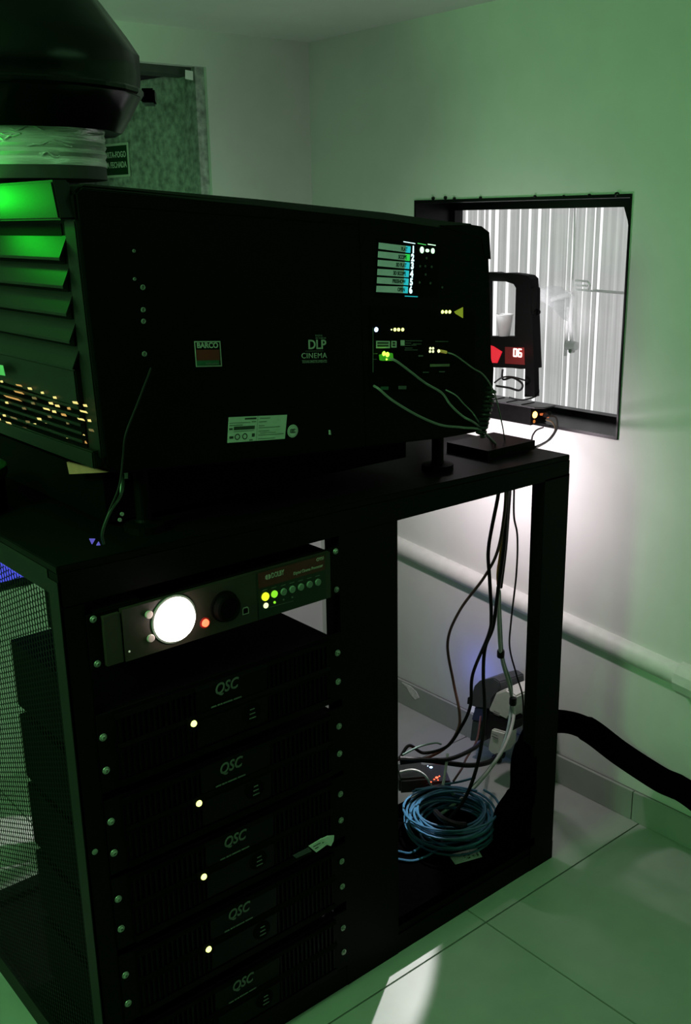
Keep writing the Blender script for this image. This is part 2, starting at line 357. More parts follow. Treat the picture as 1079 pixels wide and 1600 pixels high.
text('lettering', 'PORTA CORTA-FOGO', cm+Zv*sh*.66, SIGNB, sg, right=SR, up=Zv, size=sh*.25, fitw=WSG, align='RIGHT', bold=.0004)
text('lettering', 'MANTENHA FECHADA', cm+Zv*sh*.36, SIGNB, sg, right=SR, up=Zv, size=sh*.25, fitw=WSG, align='RIGHT', bold=.0004)
# ------------------------------------------------------------------ beyond the port glass: backlit vertical blind
bx = 2.36
slm = bpy.data.materials.new('translucent_grey_slat'); slm.use_nodes=True; nt=slm.node_tree; N=nt.nodes; L=nt.links
b=N['Principled BSDF']; b.inputs['Roughness'].default_value=.7
tc=N.new('ShaderNodeTexCoord'); mp=N.new('ShaderNodeMapping'); mp.inputs['Scale'].default_value=(1,60,.9); nz=N.new('ShaderNodeTexNoise'); nz.inputs['Scale'].default_value=2.0; nz.inputs['Detail'].default_value=4
L.new(tc.outputs['Object'],mp.inputs[0]); L.new(mp.outputs[0],nz.inputs['Vector'])
rp=N.new('ShaderNodeValToRGB'); rp.color_ramp.elements[0].position=.3; rp.color_ramp.elements[1].position=.75
rp.color_ramp.elements[0].color=(.42,.425,.42,1); rp.color_ramp.elements[1].color=(.66,.67,.66,1)
L.new(nz.outputs[0],rp.inputs[0]); tl=N.new('ShaderNodeBsdfTranslucent'); L.new(rp.outputs[0],tl.inputs[0]); L.new(rp.outputs[0],b.inputs['Base Color'])
mx=N.new('ShaderNodeMixShader'); mx.inputs[0].default_value=.78; L.new(b.outputs[0],mx.inputs[1]); L.new(tl.outputs[0],mx.inputs[2]); L.new(mx.outputs[0],N['Material Output'].inputs[0])
bl = thing('vertical_blind', 'backlit grey vertical strip blind seen through the port window', 'blind', (bx,1.9,.5))
tobj('head_rail', box(bx-.02,bx+.02,1.1,2.75,1.93,1.96), WHITEP, bl)
gaps = [(729,5,5),(746,2.5,2),(757,3,3),(765,6,5),(776,8,7),(794.5,6.5,5),(812.5,3.5,1.5),(827.5,5.5,4.5),(842.5,6,6),(859,3.2,2.5),(888,2,0.4),(897,6,3.5),(915,3,.6),(929.5,3,.8),(939.5,4.5,4.2)]
def yy(px): return at(px,345,0,bx).y
edges = []
for px,wt,wb in gaps: edges.append((yy(px), wt*.5*.00191, wb*.5*.00191))
edges.sort()
extra_lo = [edges[0][0]-.105*k for k in range(1,4)][::-1]; extra_hi=[edges[-1][0]+.07*k for k in range(1,6)]
cuts = [(y,.003,.003) for y in extra_lo]+edges+[(y,.004,.004) for y in extra_hi]
for (ya,ta,ba),(yb,tb,bb_) in zip(cuts,cuts[1:]):
    ym=(ya+yb)/2; n=6; bm=bmesh.new(); top=[];bot=[]
    for k in range(n+1):
        s=k/n; bulge=.006*math.sin(math.pi*s)
        top.append(bm.verts.new((bx-bulge, ya+ta+(yb-tb-ya-ta)*s, 1.93))); bot.append(bm.verts.new((bx-bulge, ya+ba+(yb-bb_-ya-ba)*s, .45)))
    for k in range(n): bm.faces.new((top[k],top[k+1],bot[k+1],bot[k]))
    tobj('slat', bm, slm, bl, smooth=True)
scr = tobj('blind_backlight', box(3.1,3.12,-.6,5.2,-.6,3.2), glow('backlight_white',(1,1,1),1.15)); tag(scr,'added glowing white panel backlighting the strip blind','backlight')  # glowing panel added behind the slats to brighten the gaps
# pull-rod latch hanging in front of the blind
HX = bx-.03
def hp(px,py): return at(px,py,0,HX)
wl_ = bpy.data.materials.new('white_latch_plastic'); wl_.use_nodes=True; nt=wl_.node_tree; N=nt.nodes; L=nt.links
tl=N.new('ShaderNodeBsdfTranslucent'); nz=N.new('ShaderNodeTexNoise'); nz.inputs['Scale'].default_value=50; rp=N.new('ShaderNodeValToRGB'); rp.color_ramp.elements[0].color=(.85,.85,.86,1); rp.color_ramp.elements[1].color=(.95,.95,.95,1)
L.new(nz.outputs[0],rp.inputs[0]); L.new(rp.outputs[0],tl.inputs[0]); L.new(rp.outputs[0],N['Principled BSDF'].inputs['Base Color']); mx=N.new('ShaderNodeMixShader'); mx.inputs[0].default_value=.5
L.new(N['Principled BSDF'].outputs[0],mx.inputs[1]); L.new(tl.outputs[0],mx.inputs[2]); L.new(mx.outputs[0],N['Material Output'].inputs[0])
lt = thing('latch_arm', 'white bent latch arm with knob hanging behind the port glass', 'latch', tuple(hp(885,545)))
tobj('arm', tube([hp(862,468),hp(892,459)], .0085, 10, 0), wl_, lt, smooth=True)
tobj('rod', tube([hp(893,460),hp(891,500),hp(893,540)], .0055, 8, 6), wl_, lt, smooth=True)
tobj('rod', tube([hp(887,480),hp(885,520),hp(883,556)], .0048, 8, 6), wl_, lt, smooth=True)
tobj('knob', lathe(hp(892,540),(0,1,0),[(0,-.022),(.012,-.018),(.014,0),(.012,.016),(0,.02)],14), wl_, lt, smooth=True)
tobj('bolt', lathe(hp(894,548),(1,0,0),[(.006,-.012),(.006,.004)],10), STEEL, lt)
tobj('hanger', tube([hp(892,459),hp(896,400),hp(898,300)], .003, 6, 4), wl_, lt, smooth=True)
ct = thing('catch_plate', 'small white slotted catch plate right of the latch arm', 'bracket', tuple(hp(912,452)))
for (x0,y0,x1,y1) in ((899,438,919,440),(899,446,917,446.5),(899,452,928,455)): tobj('bar', tube([hp(x0,y0),hp(x1,y1)], .003, 6, 0), wl_, ct)
tobj('loop', tube([hp(918,440),hp(922,446),hp(919,452)], .0025, 6, 4), wl_, ct)
tobj('back_rail', tube([hp(928,454),hp(1000,460)], .004, 6, 0), wl_, ct)
# ================================================================== EQUIPMENT STAND
YT = 1.317                         # front plane of the stand
SX0, SX1 = 0.552, 1.716; SD = 2.02
st = thing('equipment_stand', 'black steel equipment stand with rack bay, open bay and table top', 'stand', (1.13,1.66,0))
def ztop(x): return 1.024 + (x-SX0)/(SX1-SX0)*(-.024)
tobj('top_plate', prism([(SX0,YT,ztop(SX0)-.012),(SX1,YT,ztop(SX1)-.012),(SX1,YT,ztop(SX1)),(SX0,YT,ztop(SX0))], (0,SD-YT,0)), BLKT, st, bevel=.0015)
tobj('front_top_rail', prism([(SX0,YT,.960),(SX1,YT,.954),(SX1,YT,ztop(SX1)-.012),(SX0,YT,ztop(SX0)-.012)], (0,.035,0)), BLK, st)
tobj('back_top_rail', box(SX0,SX1,SD-.035,SD,.955,.985), BLK, st)
tobj('end_top_rail', box(SX1-.04,SX1,YT+.035,SD-.035,.955,.985), BLK, st)
for x0,x1,nm in ((SX0,.588,'front_post'),(1.074,1.214,'front_post'),(1.637,1.7175,'front_post')):
    tobj(nm, box(x0,x1,YT,YT+.035 if x0>1 else YT+.03,.0,.958), BLK, st, bevel=.002)
for x0,x1 in ((SX0,.588),(1.12,1.17),(1.66,SX1)): tobj('back_post', box(x0,x1,SD-.04,SD,0,.955), BLK, st, bevel=.002)
tobj('front_base_rail', box(.588,1.72,YT+.001,YT+.04,0,.045), BLK, st, bevel=.002)
tobj('back_base_rail', box(SX0,SX1,SD-.04,SD,0,.045), BLK, st)
tobj('base_shelf', box(1.214,1.65,YT+.0,1.63,.066,.088), FOAM, st, bevel=.002)
tobj('shelf_apron', box(1.214,1.637,YT+.004,YT+.014,.045,.066), BLK, st)
tobj('base_shelf', box(.566,1.214,YT+.04,SD-.04,.01,.03), BLK, st)
for x in (.597,1.063):       # 19 inch rails behind the equipment ears
    tobj('rack_rail', box(x-.009,x+.011,YT+.012,YT+.016,.03,.955), BLK, st)
# rear part of the end frame + perforated end panel
MX = SX0
tobj('panel_frame', box(MX,MX+.012,YT+.03,SD-.04,.975,1.012), REAR, st)
tobj('panel_frame', box(MX,MX+.012,YT+.03,SD-.04,0,.045), REAR, st)
tobj('panel_frame', box(MX-.0015,MX+.004,YT,YT+.032,0,1.0), REAR, st)
bm = bmesh.new(); py_, pz_ = .0108, .0096; hy, hz = .0040, .0040
ny = int((SD-.04-YT-.032)/py_); nz_ = int((.975-.045)/pz_)
for i in range(ny):
    yc = YT+.032+py_*(i+.5)
    for j in range(nz_+1):
        zc = .045+pz_*(j+(.5 if i%2 else 0))
        if zc > .975-.004: continue
        o_ = [(yc-py_/2,zc-pz_/2),(yc+py_/2,zc-pz_/2),(yc+py_/2,zc),(yc+py_/2,zc+pz_/2),(yc-py_/2,zc+pz_/2),(yc-py_/2,zc)]
        i_ = [(yc-hy*.5,zc-hz),(yc+hy*.5,zc-hz),(yc+hy,zc),(yc+hy*.5,zc+hz),(yc-hy*.5,zc+hz),(yc-hy,zc)]
        vo=[bm.verts.new((MX+.006,*p)) for p in o_]; vi=[bm.verts.new((MX+.006,*p)) for p in i_]
        for k in range(6): bm.faces.new((vo[k],vo[(k+1)%6],vi[(k+1)%6],vi[k]))
pn = tobj('perforated_panel', bm, BLK, st)
pn['kind'] = 'stuff'; pn['label'] = 'black perforated sheet with staggered holes'
# small screw on the right leg and left post
tobj('leg_screw', lathe((1.7175,YT+.012,.058),(1,0,0),[(.005,0),(.005,.004),(.003,.006)],10), BLK, st)
tobj('post_screw', lathe(at(148,1331,1,YT),(0,-1,0),[(.005,0),(.005,.001),(.003,.002)],10), STEEL, st)
# ================================================================== RACK GEAR
def screw(p, parent, r=.0062):
    s = tobj('screw', lathe(p,(0,-1,0),[(r,0),(r,.001),(r*.92,.0016),(r*.62,.0017),(r*.62,.003),(r*.42,.0042),(r*.3,.0042),(r*.24,.0026),(0,.0026)],16), STEEL, parent, smooth=True)
    return s
def copy_tree(o, parent=None, loc=None):
    c = o.copy(); COL.objects.link(c); c.parent = parent
    if loc is not None: c.location = loc
    for ch in list(o.children): copy_tree(ch, c)
    return c
EX0, EX1 = .5892, 1.0718; XC = (EX0+EX1)/2
# ---- cinema processor
PZ0, PZ1 = .851, .9395; PF = YT-.012
pr = thing('cinema_processor', 'rack processor with bright round lit dial and row of buttons above the amplifiers', 'processor', (XC,YT+.1,PZ0))
tobj('ear_plate', box(EX0,EX1,YT-.003,YT+.001,PZ0,PZ1), BLK, pr, bevel=.001, seg=1)
tobj('chassis', box(EX0+.022,EX1-.024,YT+.001,YT+.20,PZ0+.003,PZ1-.004), AMPD, pr, bevel=.002)
def pp(px,py,off=0.0): return at(px,py,1,PF-off)
FX0,FX1 = at(163,980,1,PF).x, at(516,900,1,PF).x
tobj('front_panel', box(FX0+.03,FX1,PF,YT-.003,PZ0+.002,PZ1-.002), SMOKE, pr, bevel=.003)
tobj('end_block', box(FX0,FX0+.027,PF+.001,YT-.003,PZ0+.003,PZ1-.006), SMOKE, pr, bevel=.003)
tobj('lid_tab', box(EX0+.012,EX0+.09,YT+.002,YT+.06,PZ1-.004,PZ1+.003), REAR, pr, bevel=.002)
dc = pp(271,967)
d = tobj('dial', lathe(dc,(0,-1,0),[(.036,0),(.036,.003),(.0335,.010),(.031,.012),(0,.012)],40), G_WHITE, pr, smooth=True)
tobj('dial_ring', lathe(dc,(0,-1,0),[(.0395,0),(.0395,.0025),(.037,.0035),(.0362,.0035),(.0362,0)],40,None,True), STEEL, d)
for q in ((232,960),(235,997)): tobj('button', disc(pp(*q),(0,-1,0),.0065,.003,16), mat('pink_white_button',(.62,.50,.50),.5), pr)
lr = tobj('red_light', lathe(pp(320,973),(0,-1,0),[(.0065,0),(.0062,.003),(.004,.005),(0,.0056)],16), G_RED, pr)
tobj('light_collar', lathe(pp(320,973),(0,-1,0),[(.0095,0),(.0095,.0015),(.007,.0018),(.007,0)],16,None,True), mat('red_collar',(.4,.02,.02),.4), lr)
tobj('volume_knob', lathe(pp(350,947),(0,-1,0),[(.026,0),(.026,.004),(.0235,.005),(.022,.016),(.019,.018),(.016,.015),(0,.014)],32), AMPD, pr, smooth=True)
up_ = pp(383,954)
u = tobj('usb_port', prism([up_+Vector((x,0,z)) for x,z in ((-.0062,-.0062),(.0062,-.0062),(.0062,.0036),(.004,.0062),(-.004,.0062),(-.0062,.0036))],(0,-.0012,0)), mat('port_rim',(.55,.50,.48),.4), pr)
tobj('port_hole', prism([up_+Vector((x*.72,-.0012,z*.72)) for x,z in ((-.0062,-.0062),(.0062,-.0062),(.0062,.0036),(.004,.0062),(-.004,.0062),(-.0062,.0036))],(0,-.0004,0)), AMPD, u)
# dark display field on the right with red title strip
fx0, fx1 = pp(402,930).x, pp(508,895).x
fz0 = PZ0+.004; fz1 = PZ1-.003
fld = tobj('button_field', box(fx0,fx1,PF-.0012,PF,fz0,fz1), mat('smoked_green_field',(.006,.016,.010),.3), pr, bevel=.0008, seg=1)
zst = pp(455,895).z
tobj('title_strip', box(fx0+.002,fx1-.002,PF-.0018,PF-.0012,zst-.011,min(zst+.016,PZ1-.004)), mat('dark_red_strip',(.12,.010,.012),.4), fld)
t0 = pp(433.5,897,.0019); text('brand_lettering', 'DOLBY', t0, mat('strip_ink',(.55,.48,.45),.6), fld, size=.0125, fitw=pp(443.5,897).x-pp(424,897).x, bold=.0002)
t1 = pp(418.5,901.5,.0019)
for s in (-1,1):
    pts=[(0,-.0042),(0,.0042),(.0022,.0042),(.0046,.002),(.0046,-.002),(.0022,-.0042)]
    tobj('double_d_mark', prism([t1+Vector((-s*.0008-s*x,0,z)) for x,z in pts],(0,-.0004,0)), MATS['strip_ink'], fld)
text('model_lettering', 'CP750', pp(499.5,873.5,.0019), MATS['strip_ink'], fld, size=.008, fitw=pp(505,878).x-pp(494,880).x, shear=.2)
text('model_lettering', 'Digital Cinema Processor', pp(481,890,.0019), MATS['strip_ink'], fld, size=.0075, fitw=pp(504,886).x-pp(458,890).x, shear=.2)
bc=[(414,932),(428,928),(442.5,924.5),(456,920.5),(469.5,917),(483,913),(496,909.5)]
for i,q in enumerate(bc):
    mm = G_YEL if i==0 else G_LIME if i==1 else mat('grey_green_button',(.22,.27,.23),.5)
    tobj('button', disc(pp(*q,.0012),(0,-1,0),.0072 if i==0 else .0062,.003,18), mm, fld)
    zz = pp(*q,.0013)+Vector((0,0,.0115)); tobj('legend', box(zz.x-.005,zz.x+.005,zz.y-.0002,zz.y,zz.z-.0007,zz.z+.0007), GINK, fld)
for q,r_,mm in (((415,946),.0048,G_PALE),((428.5,941),.0022,G_LIME),((442.5,937),.0016,GINK),((456,933),.0016,GINK)): tobj('indicator', disc(pp(*q,.0012),(0,-1,0),r_,.0018,12), mm, fld)
for q0,q1 in (((410,917),(500,892)),((411,952),(458,939))): tobj('rule_line', prism([pp(*q0,.0012),pp(*q1,.0012),pp(*q1,.0012)+Vector((0,0,.0006)),pp(*q0,.0012)+Vector((0,0,.0006))],(0,-.0002,0)), GINK, fld)
for x in (.599,1.063):
    for z in (.932,.860): screw(Vector((x,YT-.003,z)), pr, .0055)
tobj('tiny_light', disc(pp(202,1018),(0,-1,0),.0016,.001,8), mat('pale_dot',(.7,.65,.6),.5,emit=(1,.9,.8),es=.25), pr)
# ---- amplifiers
AZ = [.709,.561,.418,.270,.117]; H2 = .0662
names = ['topmost of the five black amplifiers, directly below the lit processor','second black amplifier from the top of the rack','third black amplifier, in the middle of the rack stack','fourth black amplifier, one above the bottom of the rack','bottom black amplifier with its right vents catching light']
def build_amp(zc):
    a_ = thing('power_amplifier', names[0], 'amplifier', (XC,YT+.1,zc-H2), 'rack amplifiers')
    f = YT-.008
    tobj('ear_plate', box(EX0,EX1,YT-.003,YT+.001,zc-H2,zc+H2), BLK, a_, bevel=.001, seg=1)
    tobj('chassis', box(EX0+.02,EX1-.022,YT+.001,YT+.375,zc-H2+.002,zc+H2-.002), AMPD, a_, bevel=.002)
    x0,x1 = EX0+.030, EX1-.030
    # upper band and lower band, each with a centre block between the vents; bands lean like a chamfer
    for (za,zb,yo) in ((.012,.060,0.0),(-.050,.004,.0015)):
        tobj('centre_block', prism([(x0+.14,f+yo,zc+za),(x0+.14,f+yo-.004,zc+zb-.006),(x0+.14,f+yo,zc+zb),(x0+.14,YT-.003,zc+zb),(x0+.14,YT-.003,zc+za)],(.142,0,0)), AMP, a_)
        for s0 in (x0, x0+.282):
            tobj('vent_frame', box(s0,s0+.14,YT-.0045,YT-.003,zc+za,zc+zb), AMPD, a_)
            tobj('vent_lip', prism([(s0,f+yo-.002,zc+zb-.007),(s0+.14,f+yo-.002,zc+zb-.007),(s0+.14,f+yo,zc+zb),(s0,f+yo,zc+zb)],(0,.004,0)), AMP, a_)
            for k in range(14):
                xx = s0+.0055+k*.0099
                tobj('vent_fin', box(xx-.0019,xx+.0019,f+yo-.0005,YT-.0045,zc+za,zc+zb-.007), AMP, a_)
    tobj('crease_bar', prism([(x0,f-.003,zc+.004),(x1,f-.003,zc+.004),(x1,f,zc+.0105),(x0,f,zc+.0105)],(0,.005,0)), AMP, a_)
    tobj('lower_lip', prism([(x0,f-.001,zc-.064),(x1,f-.001,zc-.064),(x1,f+.001,zc-.054),(x0,f+.001,zc-.054)],(0,.004,0)), AMP, a_)
    lc = at(353,1073,1,f-.0045); lc.z += zc-.709
    text('brand_lettering', 'QSC', Vector((lc.x,f-.0042,lc.z)), GINK, a_, size=.027, fitw=at(372,1073,1,f).x-at(335,1073,1,f).x, shear=.25, bold=.0005)
    sc2 = at(355,1097,1,f-.004); sc2.z += zc-.709
    bm = bmesh.new()
    wds=[-.031,-.021,-.0185,-.014,-.0125,-.009,-.007,.011,.0135,.029]
    for i in range(0,10,2): box(sc2.x+wds[i],sc2.x+wds[i+1],f-.0034,f-.0028,sc2.z-.0012,sc2.z+.0012,bm)
    tobj('small_lettering', bm, GINK, a_)
    bm = bmesh.new()
    for k in range(3): box(.823+.008-.0045*(1+.25*k)+.035,.823+.008+.0045*(1+.25*k)+.035,f-.0052,f-.0046,zc-.013-.008*k-.0009,zc-.013-.008*k+.0009,bm)
    tobj('cooling_marks', bm, GINK, a_)
    tobj('badge', lathe((.866,f,zc-.021),(0,-1,0),[(.019,0),(.018,.003),(0,.0045)],20), AMPD, a_, smooth=True)
    lp = at(303,1131,1,f-.004); lp.z += zc-.709
    b_ = tobj('power_button', box(lp.x-.012,lp.x+.012,f-.003,f+.0015,lp.z-.013,lp.z+.012), AMPD, a_, bevel=.001, seg=1)
    tobj('power_light', lathe((lp.x,f-.003,lp.z),(0,-1,0),[(.0056,0),(.005,.002),(0,.003)],14), G_LEDY, b_)
    for x in (.597,1.0625):
        for dz in (-.0285,.0285): screw(Vector((x,YT-.003,zc+dz)), a_)
    return a_
amp0 = build_amp(AZ[0])
for i,zc in enumerate(AZ[1:]):
    c = copy_tree(amp0, None, (XC,YT+.1,zc-H2)); c['label'] = names[i+1]; c['_o'] = (XC,YT+.1,zc-H2)
    if i == 3:
        for ch in [h for h in c.children if h.name.startswith('power_button')]:
            for g in list(ch.children): g.data = g.data.copy(); g.data.materials[0] = AMPD
# light screws stuck on the rail: fallen tag on the third amplifier
tg = thing('cable_tag', 'white paper tag hanging in the gap at right of the fourth amplifier', 'tag', tuple(at(500,1320,1,YT-.006)))
yt = YT-.012
def tp(px,py): return at(px,py,1,yt)
tobj('paper', prism([tp(482,1322),tp(502,1310),tp(512,1319),tp(494,1332)],(0,.0008,0)), PAPERW, tg)
tobj('paper_fold', prism([tp(502,1311),tp(512,1306.5),tp(522,1305.5),tp(521,1314),tp(517,1322),tp(510,1320)],(0,.002,0)), PAPERW, tg)
tobj('strap', prism([tp(457,1337),tp(482,1324),tp(487,1330),tp(463,1341)],(0,.0008,0)), GREYP, tg)
bm=bmesh.new()
for q0,q1 in (((489,1323),(500,1317)),((492,1326),(497,1323)),((503,1317),(505,1316))): tube([tp(*q0)+Vector((0,-.0004,0)),tp(*q1)+Vector((0,-.0004,0))],.0008,4,0,bm)
tobj('small_lettering', bm, DINK, tg)
# ================================================================== PROJECTOR
PY, PYB = 1.33, 2.08
T = math.radians(5.4); PF_ = Vector((math.cos(T),0,-math.sin(T))); PU = Vector((math.sin(T)*.25,0,math.cos(T)))
def ps(px,py,off=0.0): return at(px,py,1,PY-off)
pj = thing('cinema_projector', 'large black digital cinema projector with louvred rear standing on the equipment stand', 'projector', (1.05,1.7,1.01))
prof = [(116,300),(128,289),(200,296),(400,317),(600,339),(660,348),(710,356),(745,361),(761,369),(765,405),(767,470),(769,560),(773,575),(772,600),(764,672),(700,684),(590,697),(350,724),(185,741),(165,729),(150,600),(130,430)]
bm = prism([ps(*q) for q in prof], (0,PYB-PY,0))
tobj('body', bm, SHELL, pj, bevel=.004)
# roof lid with sloping rim, slightly higher than the side cover
z = lambda v,dz: v+Vector((0,0,dz))
r0 = [ps(*q) for q in ((126,296),(400,321),(600,343),(690,356),(745,363))]
inset = .012
bm = bmesh.new(); rows=[]
tops=[(132,287),(400,311),(600,332),(690,345),(735,349.5)]
lo_ = [bm.verts.new(p+Vector((0,-.0005,0))) for p in r0]
mid = [bm.verts.new(at(px,py,1,PY+inset)) for px,py in tops]
farr = [bm.verts.new(Vector((v.co.x, PYB-.02, v.co.z))) for v in mid]
fl2 = [bm.verts.new(Vector((v.co.x, PYB, l.co.z))) for v,l in zip(mid,lo_)]
ring=[lo_,mid,farr,fl2]
for A_,B_ in zip(ring,ring[1:]):
    for k in range(4): bm.faces.new((A_[k],A_[k+1],B_[k+1],B_[k]))
bm.faces.new([lo_[0],mid[0],farr[0],fl2[0]]); bm.faces.new([lo_[4],fl2[4],farr[4],mid[4]]); 
for k in range(4): bm.faces.new((lo_[k+1],lo_[k],fl2[k],fl2[k+1]))
bmesh.ops.recalc_face_normals(bm, faces=bm.faces)
tobj('roof_lid', bm, ROOF, pj)
tobj('front_cap', prism([ps(688,352,.001),ps(735,351,.001),ps(752,353.5,.001),ps(764,363,.001),ps(766.5,405,.001),ps(758,404,.001),ps(752,372,.001),ps(715,362,.001)],(0,.30,0)), SHELL, pj)
# seams on the side covers
for q0,q1 in (((560,345),(572,700)),((575,480),(577,600)),((160,322),(560,352))):
    tobj('seam', prism([ps(*q0,.0006),ps(*q1,.0006),ps(*q1,.0006)+Vector((.0015,0,.0015)),ps(*q0,.0006)+Vector((.0015,0,.0015))],(0,.0012,0)), AMPD, pj)
# adjustable feet
for (x,y) in ((.74,1.40),(1.40,1.40),(.74,1.98),(1.40,1.98)):
    zb = 1.142-.095*(x-.66)
    ft = tobj('foot', lathe((x,y,ztop(x)),(0,0,1),[(.032,0),(.032,.012),(.014,.016),(.012,.02),(.012,zb+.01-ztop(x))],20), BLK, pj)
tobj('undertray', box(.70,1.36,1.45,2.06,1.03,1.11), AMPD, pj)
# lens
lc = Vector((1.43,1.70,1.235)); 
ln = tobj('lens', lathe(lc,PF_,[(.10,0),(.10,.10),(.085,.11),(.085,.20),(.092,.21),(.092,.255),(.08,.258)],32), AMPD, pj, smooth=True)
tobj('lens_glass', lathe(lc,PF_,[(.078,.2585),(.06,.264),(0,.268)],24), glow('lens_light',(1,.92,.95),2.5), ln)
# ---- rear panel: header, corner pillar, louvres, lower grille
def pb(px,py,x=.632): return at(px,py,0,x)
def rx(z): return ps(116,300).x + (ps(165,729).x-ps(116,300).x)*((ps(116,300).z-z)/(ps(116,300).z-ps(165,729).z))  # leaning rear plane
zt = 1.546
tobj('rear_header', prism([(rx(1.546)-.022,1.336,1.500),(rx(1.546)-.022,1.350,1.552),(rx(1.546)-.022,2.03,1.556),(rx(1.546)-.022,2.03,1.500)],(.026,0,0)), REAR, pj, bevel=.003)
tobj('rear_pillar', prism([(rx(1.50)-.004,1.331,1.50),(rx(1.165)-.004,1.331,1.165),(rx(1.165)-.004,1.372,1.165),(rx(1.50)-.004,1.366,1.50)],(.010,0,0)), REAR, pj, bevel=.002)
for k in range(5):
    zc = 1.462-.0385*k; xx = rx(zc)
    tobj('louvre', prism([(xx-.002,1.366,zc+.017),(xx-.016,1.366,zc-.012),(xx-.016,1.366,zc-.016),(xx-.002,1.366,zc+.009)],(0,.66,0)), REAR, pj)
tobj('louvre_bed', prism([(rx(1.49)-.001,1.38,1.495),(rx(1.28)-.001,1.38,1.275),(rx(1.28)-.001,2.03,1.275),(rx(1.49)-.001,2.03,1.495)],(-.001,0,0)), AMPD, pj)
tobj('rear_plate', prism([(rx(1.29)-.012,1.372,1.292),(rx(1.245)-.012,1.372,1.236),(rx(1.245)-.012,2.03,1.252),(rx(1.29)-.012,2.03,1.292)],(.014,0,0)), REAR, pj, bevel=.002)
tobj('rear_sill', prism([(rx(1.165)-.014,1.34,1.176),(rx(1.165)-.014,1.34,1.150),(rx(1.165)-.014,2.03,1.150),(rx(1.165)-.014,2.03,1.172)],(.02,0,0)), REAR, pj, bevel=.002)
q0 = pb(0,572,.62); tobj('sticker', prism([pb(-12,568,.622),pb(5,571,.622),pb(8.5,587,.622),pb(-12,584,.622)],(-.0006,0,0)), mat('green_white_sticker',(.30,.62,.36),.6), pj)
# grille bars over glowing slivers that imitate lamp light on inner metal
zg = [1.2355-.0125*k for k in range(6)]
for k,zc in enumerate(zg):
    xx = rx(zc)
    tobj('grille_bar', box(xx-.012,xx-.006,1.372,2.03,zc-.0022,zc+.0022), REAR, pj)
for k in range(4): 
    yy_=1.372+.22*k
    tobj('grille_post', prism([(rx(1.24)-.006,yy_,1.245),(rx(1.17)-.006,yy_,1.172),(rx(1.17)-.006,yy_+.006,1.172),(rx(1.24)-.006,yy_+.006,1.245)],(.006,0,0)), AMPD, pj)
tobj('grille_back', prism([(rx(1.25)-.0015,1.366,1.25),(rx(1.165)-.0015,1.366,1.165),(rx(1.165)-.0015,2.03,1.165),(rx(1.25)-.0015,2.03,1.25)],(-.001,0,0)), AMPD, pj)
rg = random.Random(3)
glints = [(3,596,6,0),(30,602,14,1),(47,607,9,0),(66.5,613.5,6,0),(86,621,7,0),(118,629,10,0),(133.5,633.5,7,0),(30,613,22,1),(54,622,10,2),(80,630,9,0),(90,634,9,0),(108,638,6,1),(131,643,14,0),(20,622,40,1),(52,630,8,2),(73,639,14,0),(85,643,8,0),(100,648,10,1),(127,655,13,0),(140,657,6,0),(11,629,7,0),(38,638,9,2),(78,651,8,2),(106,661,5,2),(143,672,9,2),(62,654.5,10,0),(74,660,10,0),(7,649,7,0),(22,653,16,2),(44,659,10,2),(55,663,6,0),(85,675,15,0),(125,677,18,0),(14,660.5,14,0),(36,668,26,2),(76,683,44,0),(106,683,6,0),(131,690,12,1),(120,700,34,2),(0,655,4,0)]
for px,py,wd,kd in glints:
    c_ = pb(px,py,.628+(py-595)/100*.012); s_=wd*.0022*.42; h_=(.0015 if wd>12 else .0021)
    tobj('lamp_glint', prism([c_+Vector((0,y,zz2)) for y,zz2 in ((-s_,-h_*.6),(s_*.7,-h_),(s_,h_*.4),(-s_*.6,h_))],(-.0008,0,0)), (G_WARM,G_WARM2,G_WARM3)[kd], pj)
# ---- side: screws, logos, labels
for q,r_ in (((209,392),.0025),((210,436),.0025),((223,449),.0040),((223.5,484),.0038),((224,502),.0038),((225.5,553),.0040)):
    tobj('cover_screw', lathe(ps(*q),(0,-1,0),[(r_,0),(r_,.001),(r_*.7,.0014),(r_*.6,.0006),(0,.0006)],12), GINK, pj)
bu = Vector((-.02,0,1)).normalized()
def sq(px,py,off,hw,hh,name,m_,par,rt=PF_,upv=None,t=.0008):
    upv = upv or PU; c_=ps(px,py,off)
    return tobj(name, prism([c_-rt*hw-upv*hh,c_+rt*hw-upv*hh,c_+rt*hw+upv*hh,c_-rt*hw+upv*hh],(0,-t,0)), m_, par)
BR = Vector((1,0,-.085)).normalized()
lg = sq(325,553,0,.0232,.0195,'logo_badge',WINK,pj,BR,bu)
sq(325,553,.0009,.0215,.0178,'badge_field',AMPD,lg,BR,bu,.0004)
sq(325,555,.0014,.0205,.0085,'badge_red',BRED,lg,BR,bu,.0003)
sq(325,567,.0014,.0205,.0040,'badge_green',BGRN,lg,BR,bu,.0003)
text('brand_lettering','BARCO',ps(324,540,.0014),WINK,lg,right=BR,up=bu,size=.0115,fitw=.0375,bold=.0003)
text('small_lettering','visibly yours',ps(331,568,.0018),GINK,lg,right=BR,up=bu,size=.0045,sx=1.0)
du = Vector((.01,0,1)).normalized()
text('dlp_lettering','DLP',ps(495,539,.0002),WINK,pj,right=BR,up=du,size=.0215,fitw=ps(509.5,539).x-ps(482,539).x,bold=.0003)
text('dlp_lettering','CINEMA',ps(490.5,556,.0002),WINK,pj,right=BR,up=du,size=.0125,fitw=ps(510.5,556).x-ps(471,556).x,space=1.12)
text('dlp_lettering','TEXAS INSTRUMENTS',ps(491,565,.0002),GINK,pj,right=BR,up=du,size=.0066,fitw=ps(510.5,565).x-ps(471.5,565).x,bold=.0002)
text('dlp_lettering','DIGITAL',ps(498,524.5,.0002),GINK,pj,right=BR,up=du,size=.0042,sx=1)
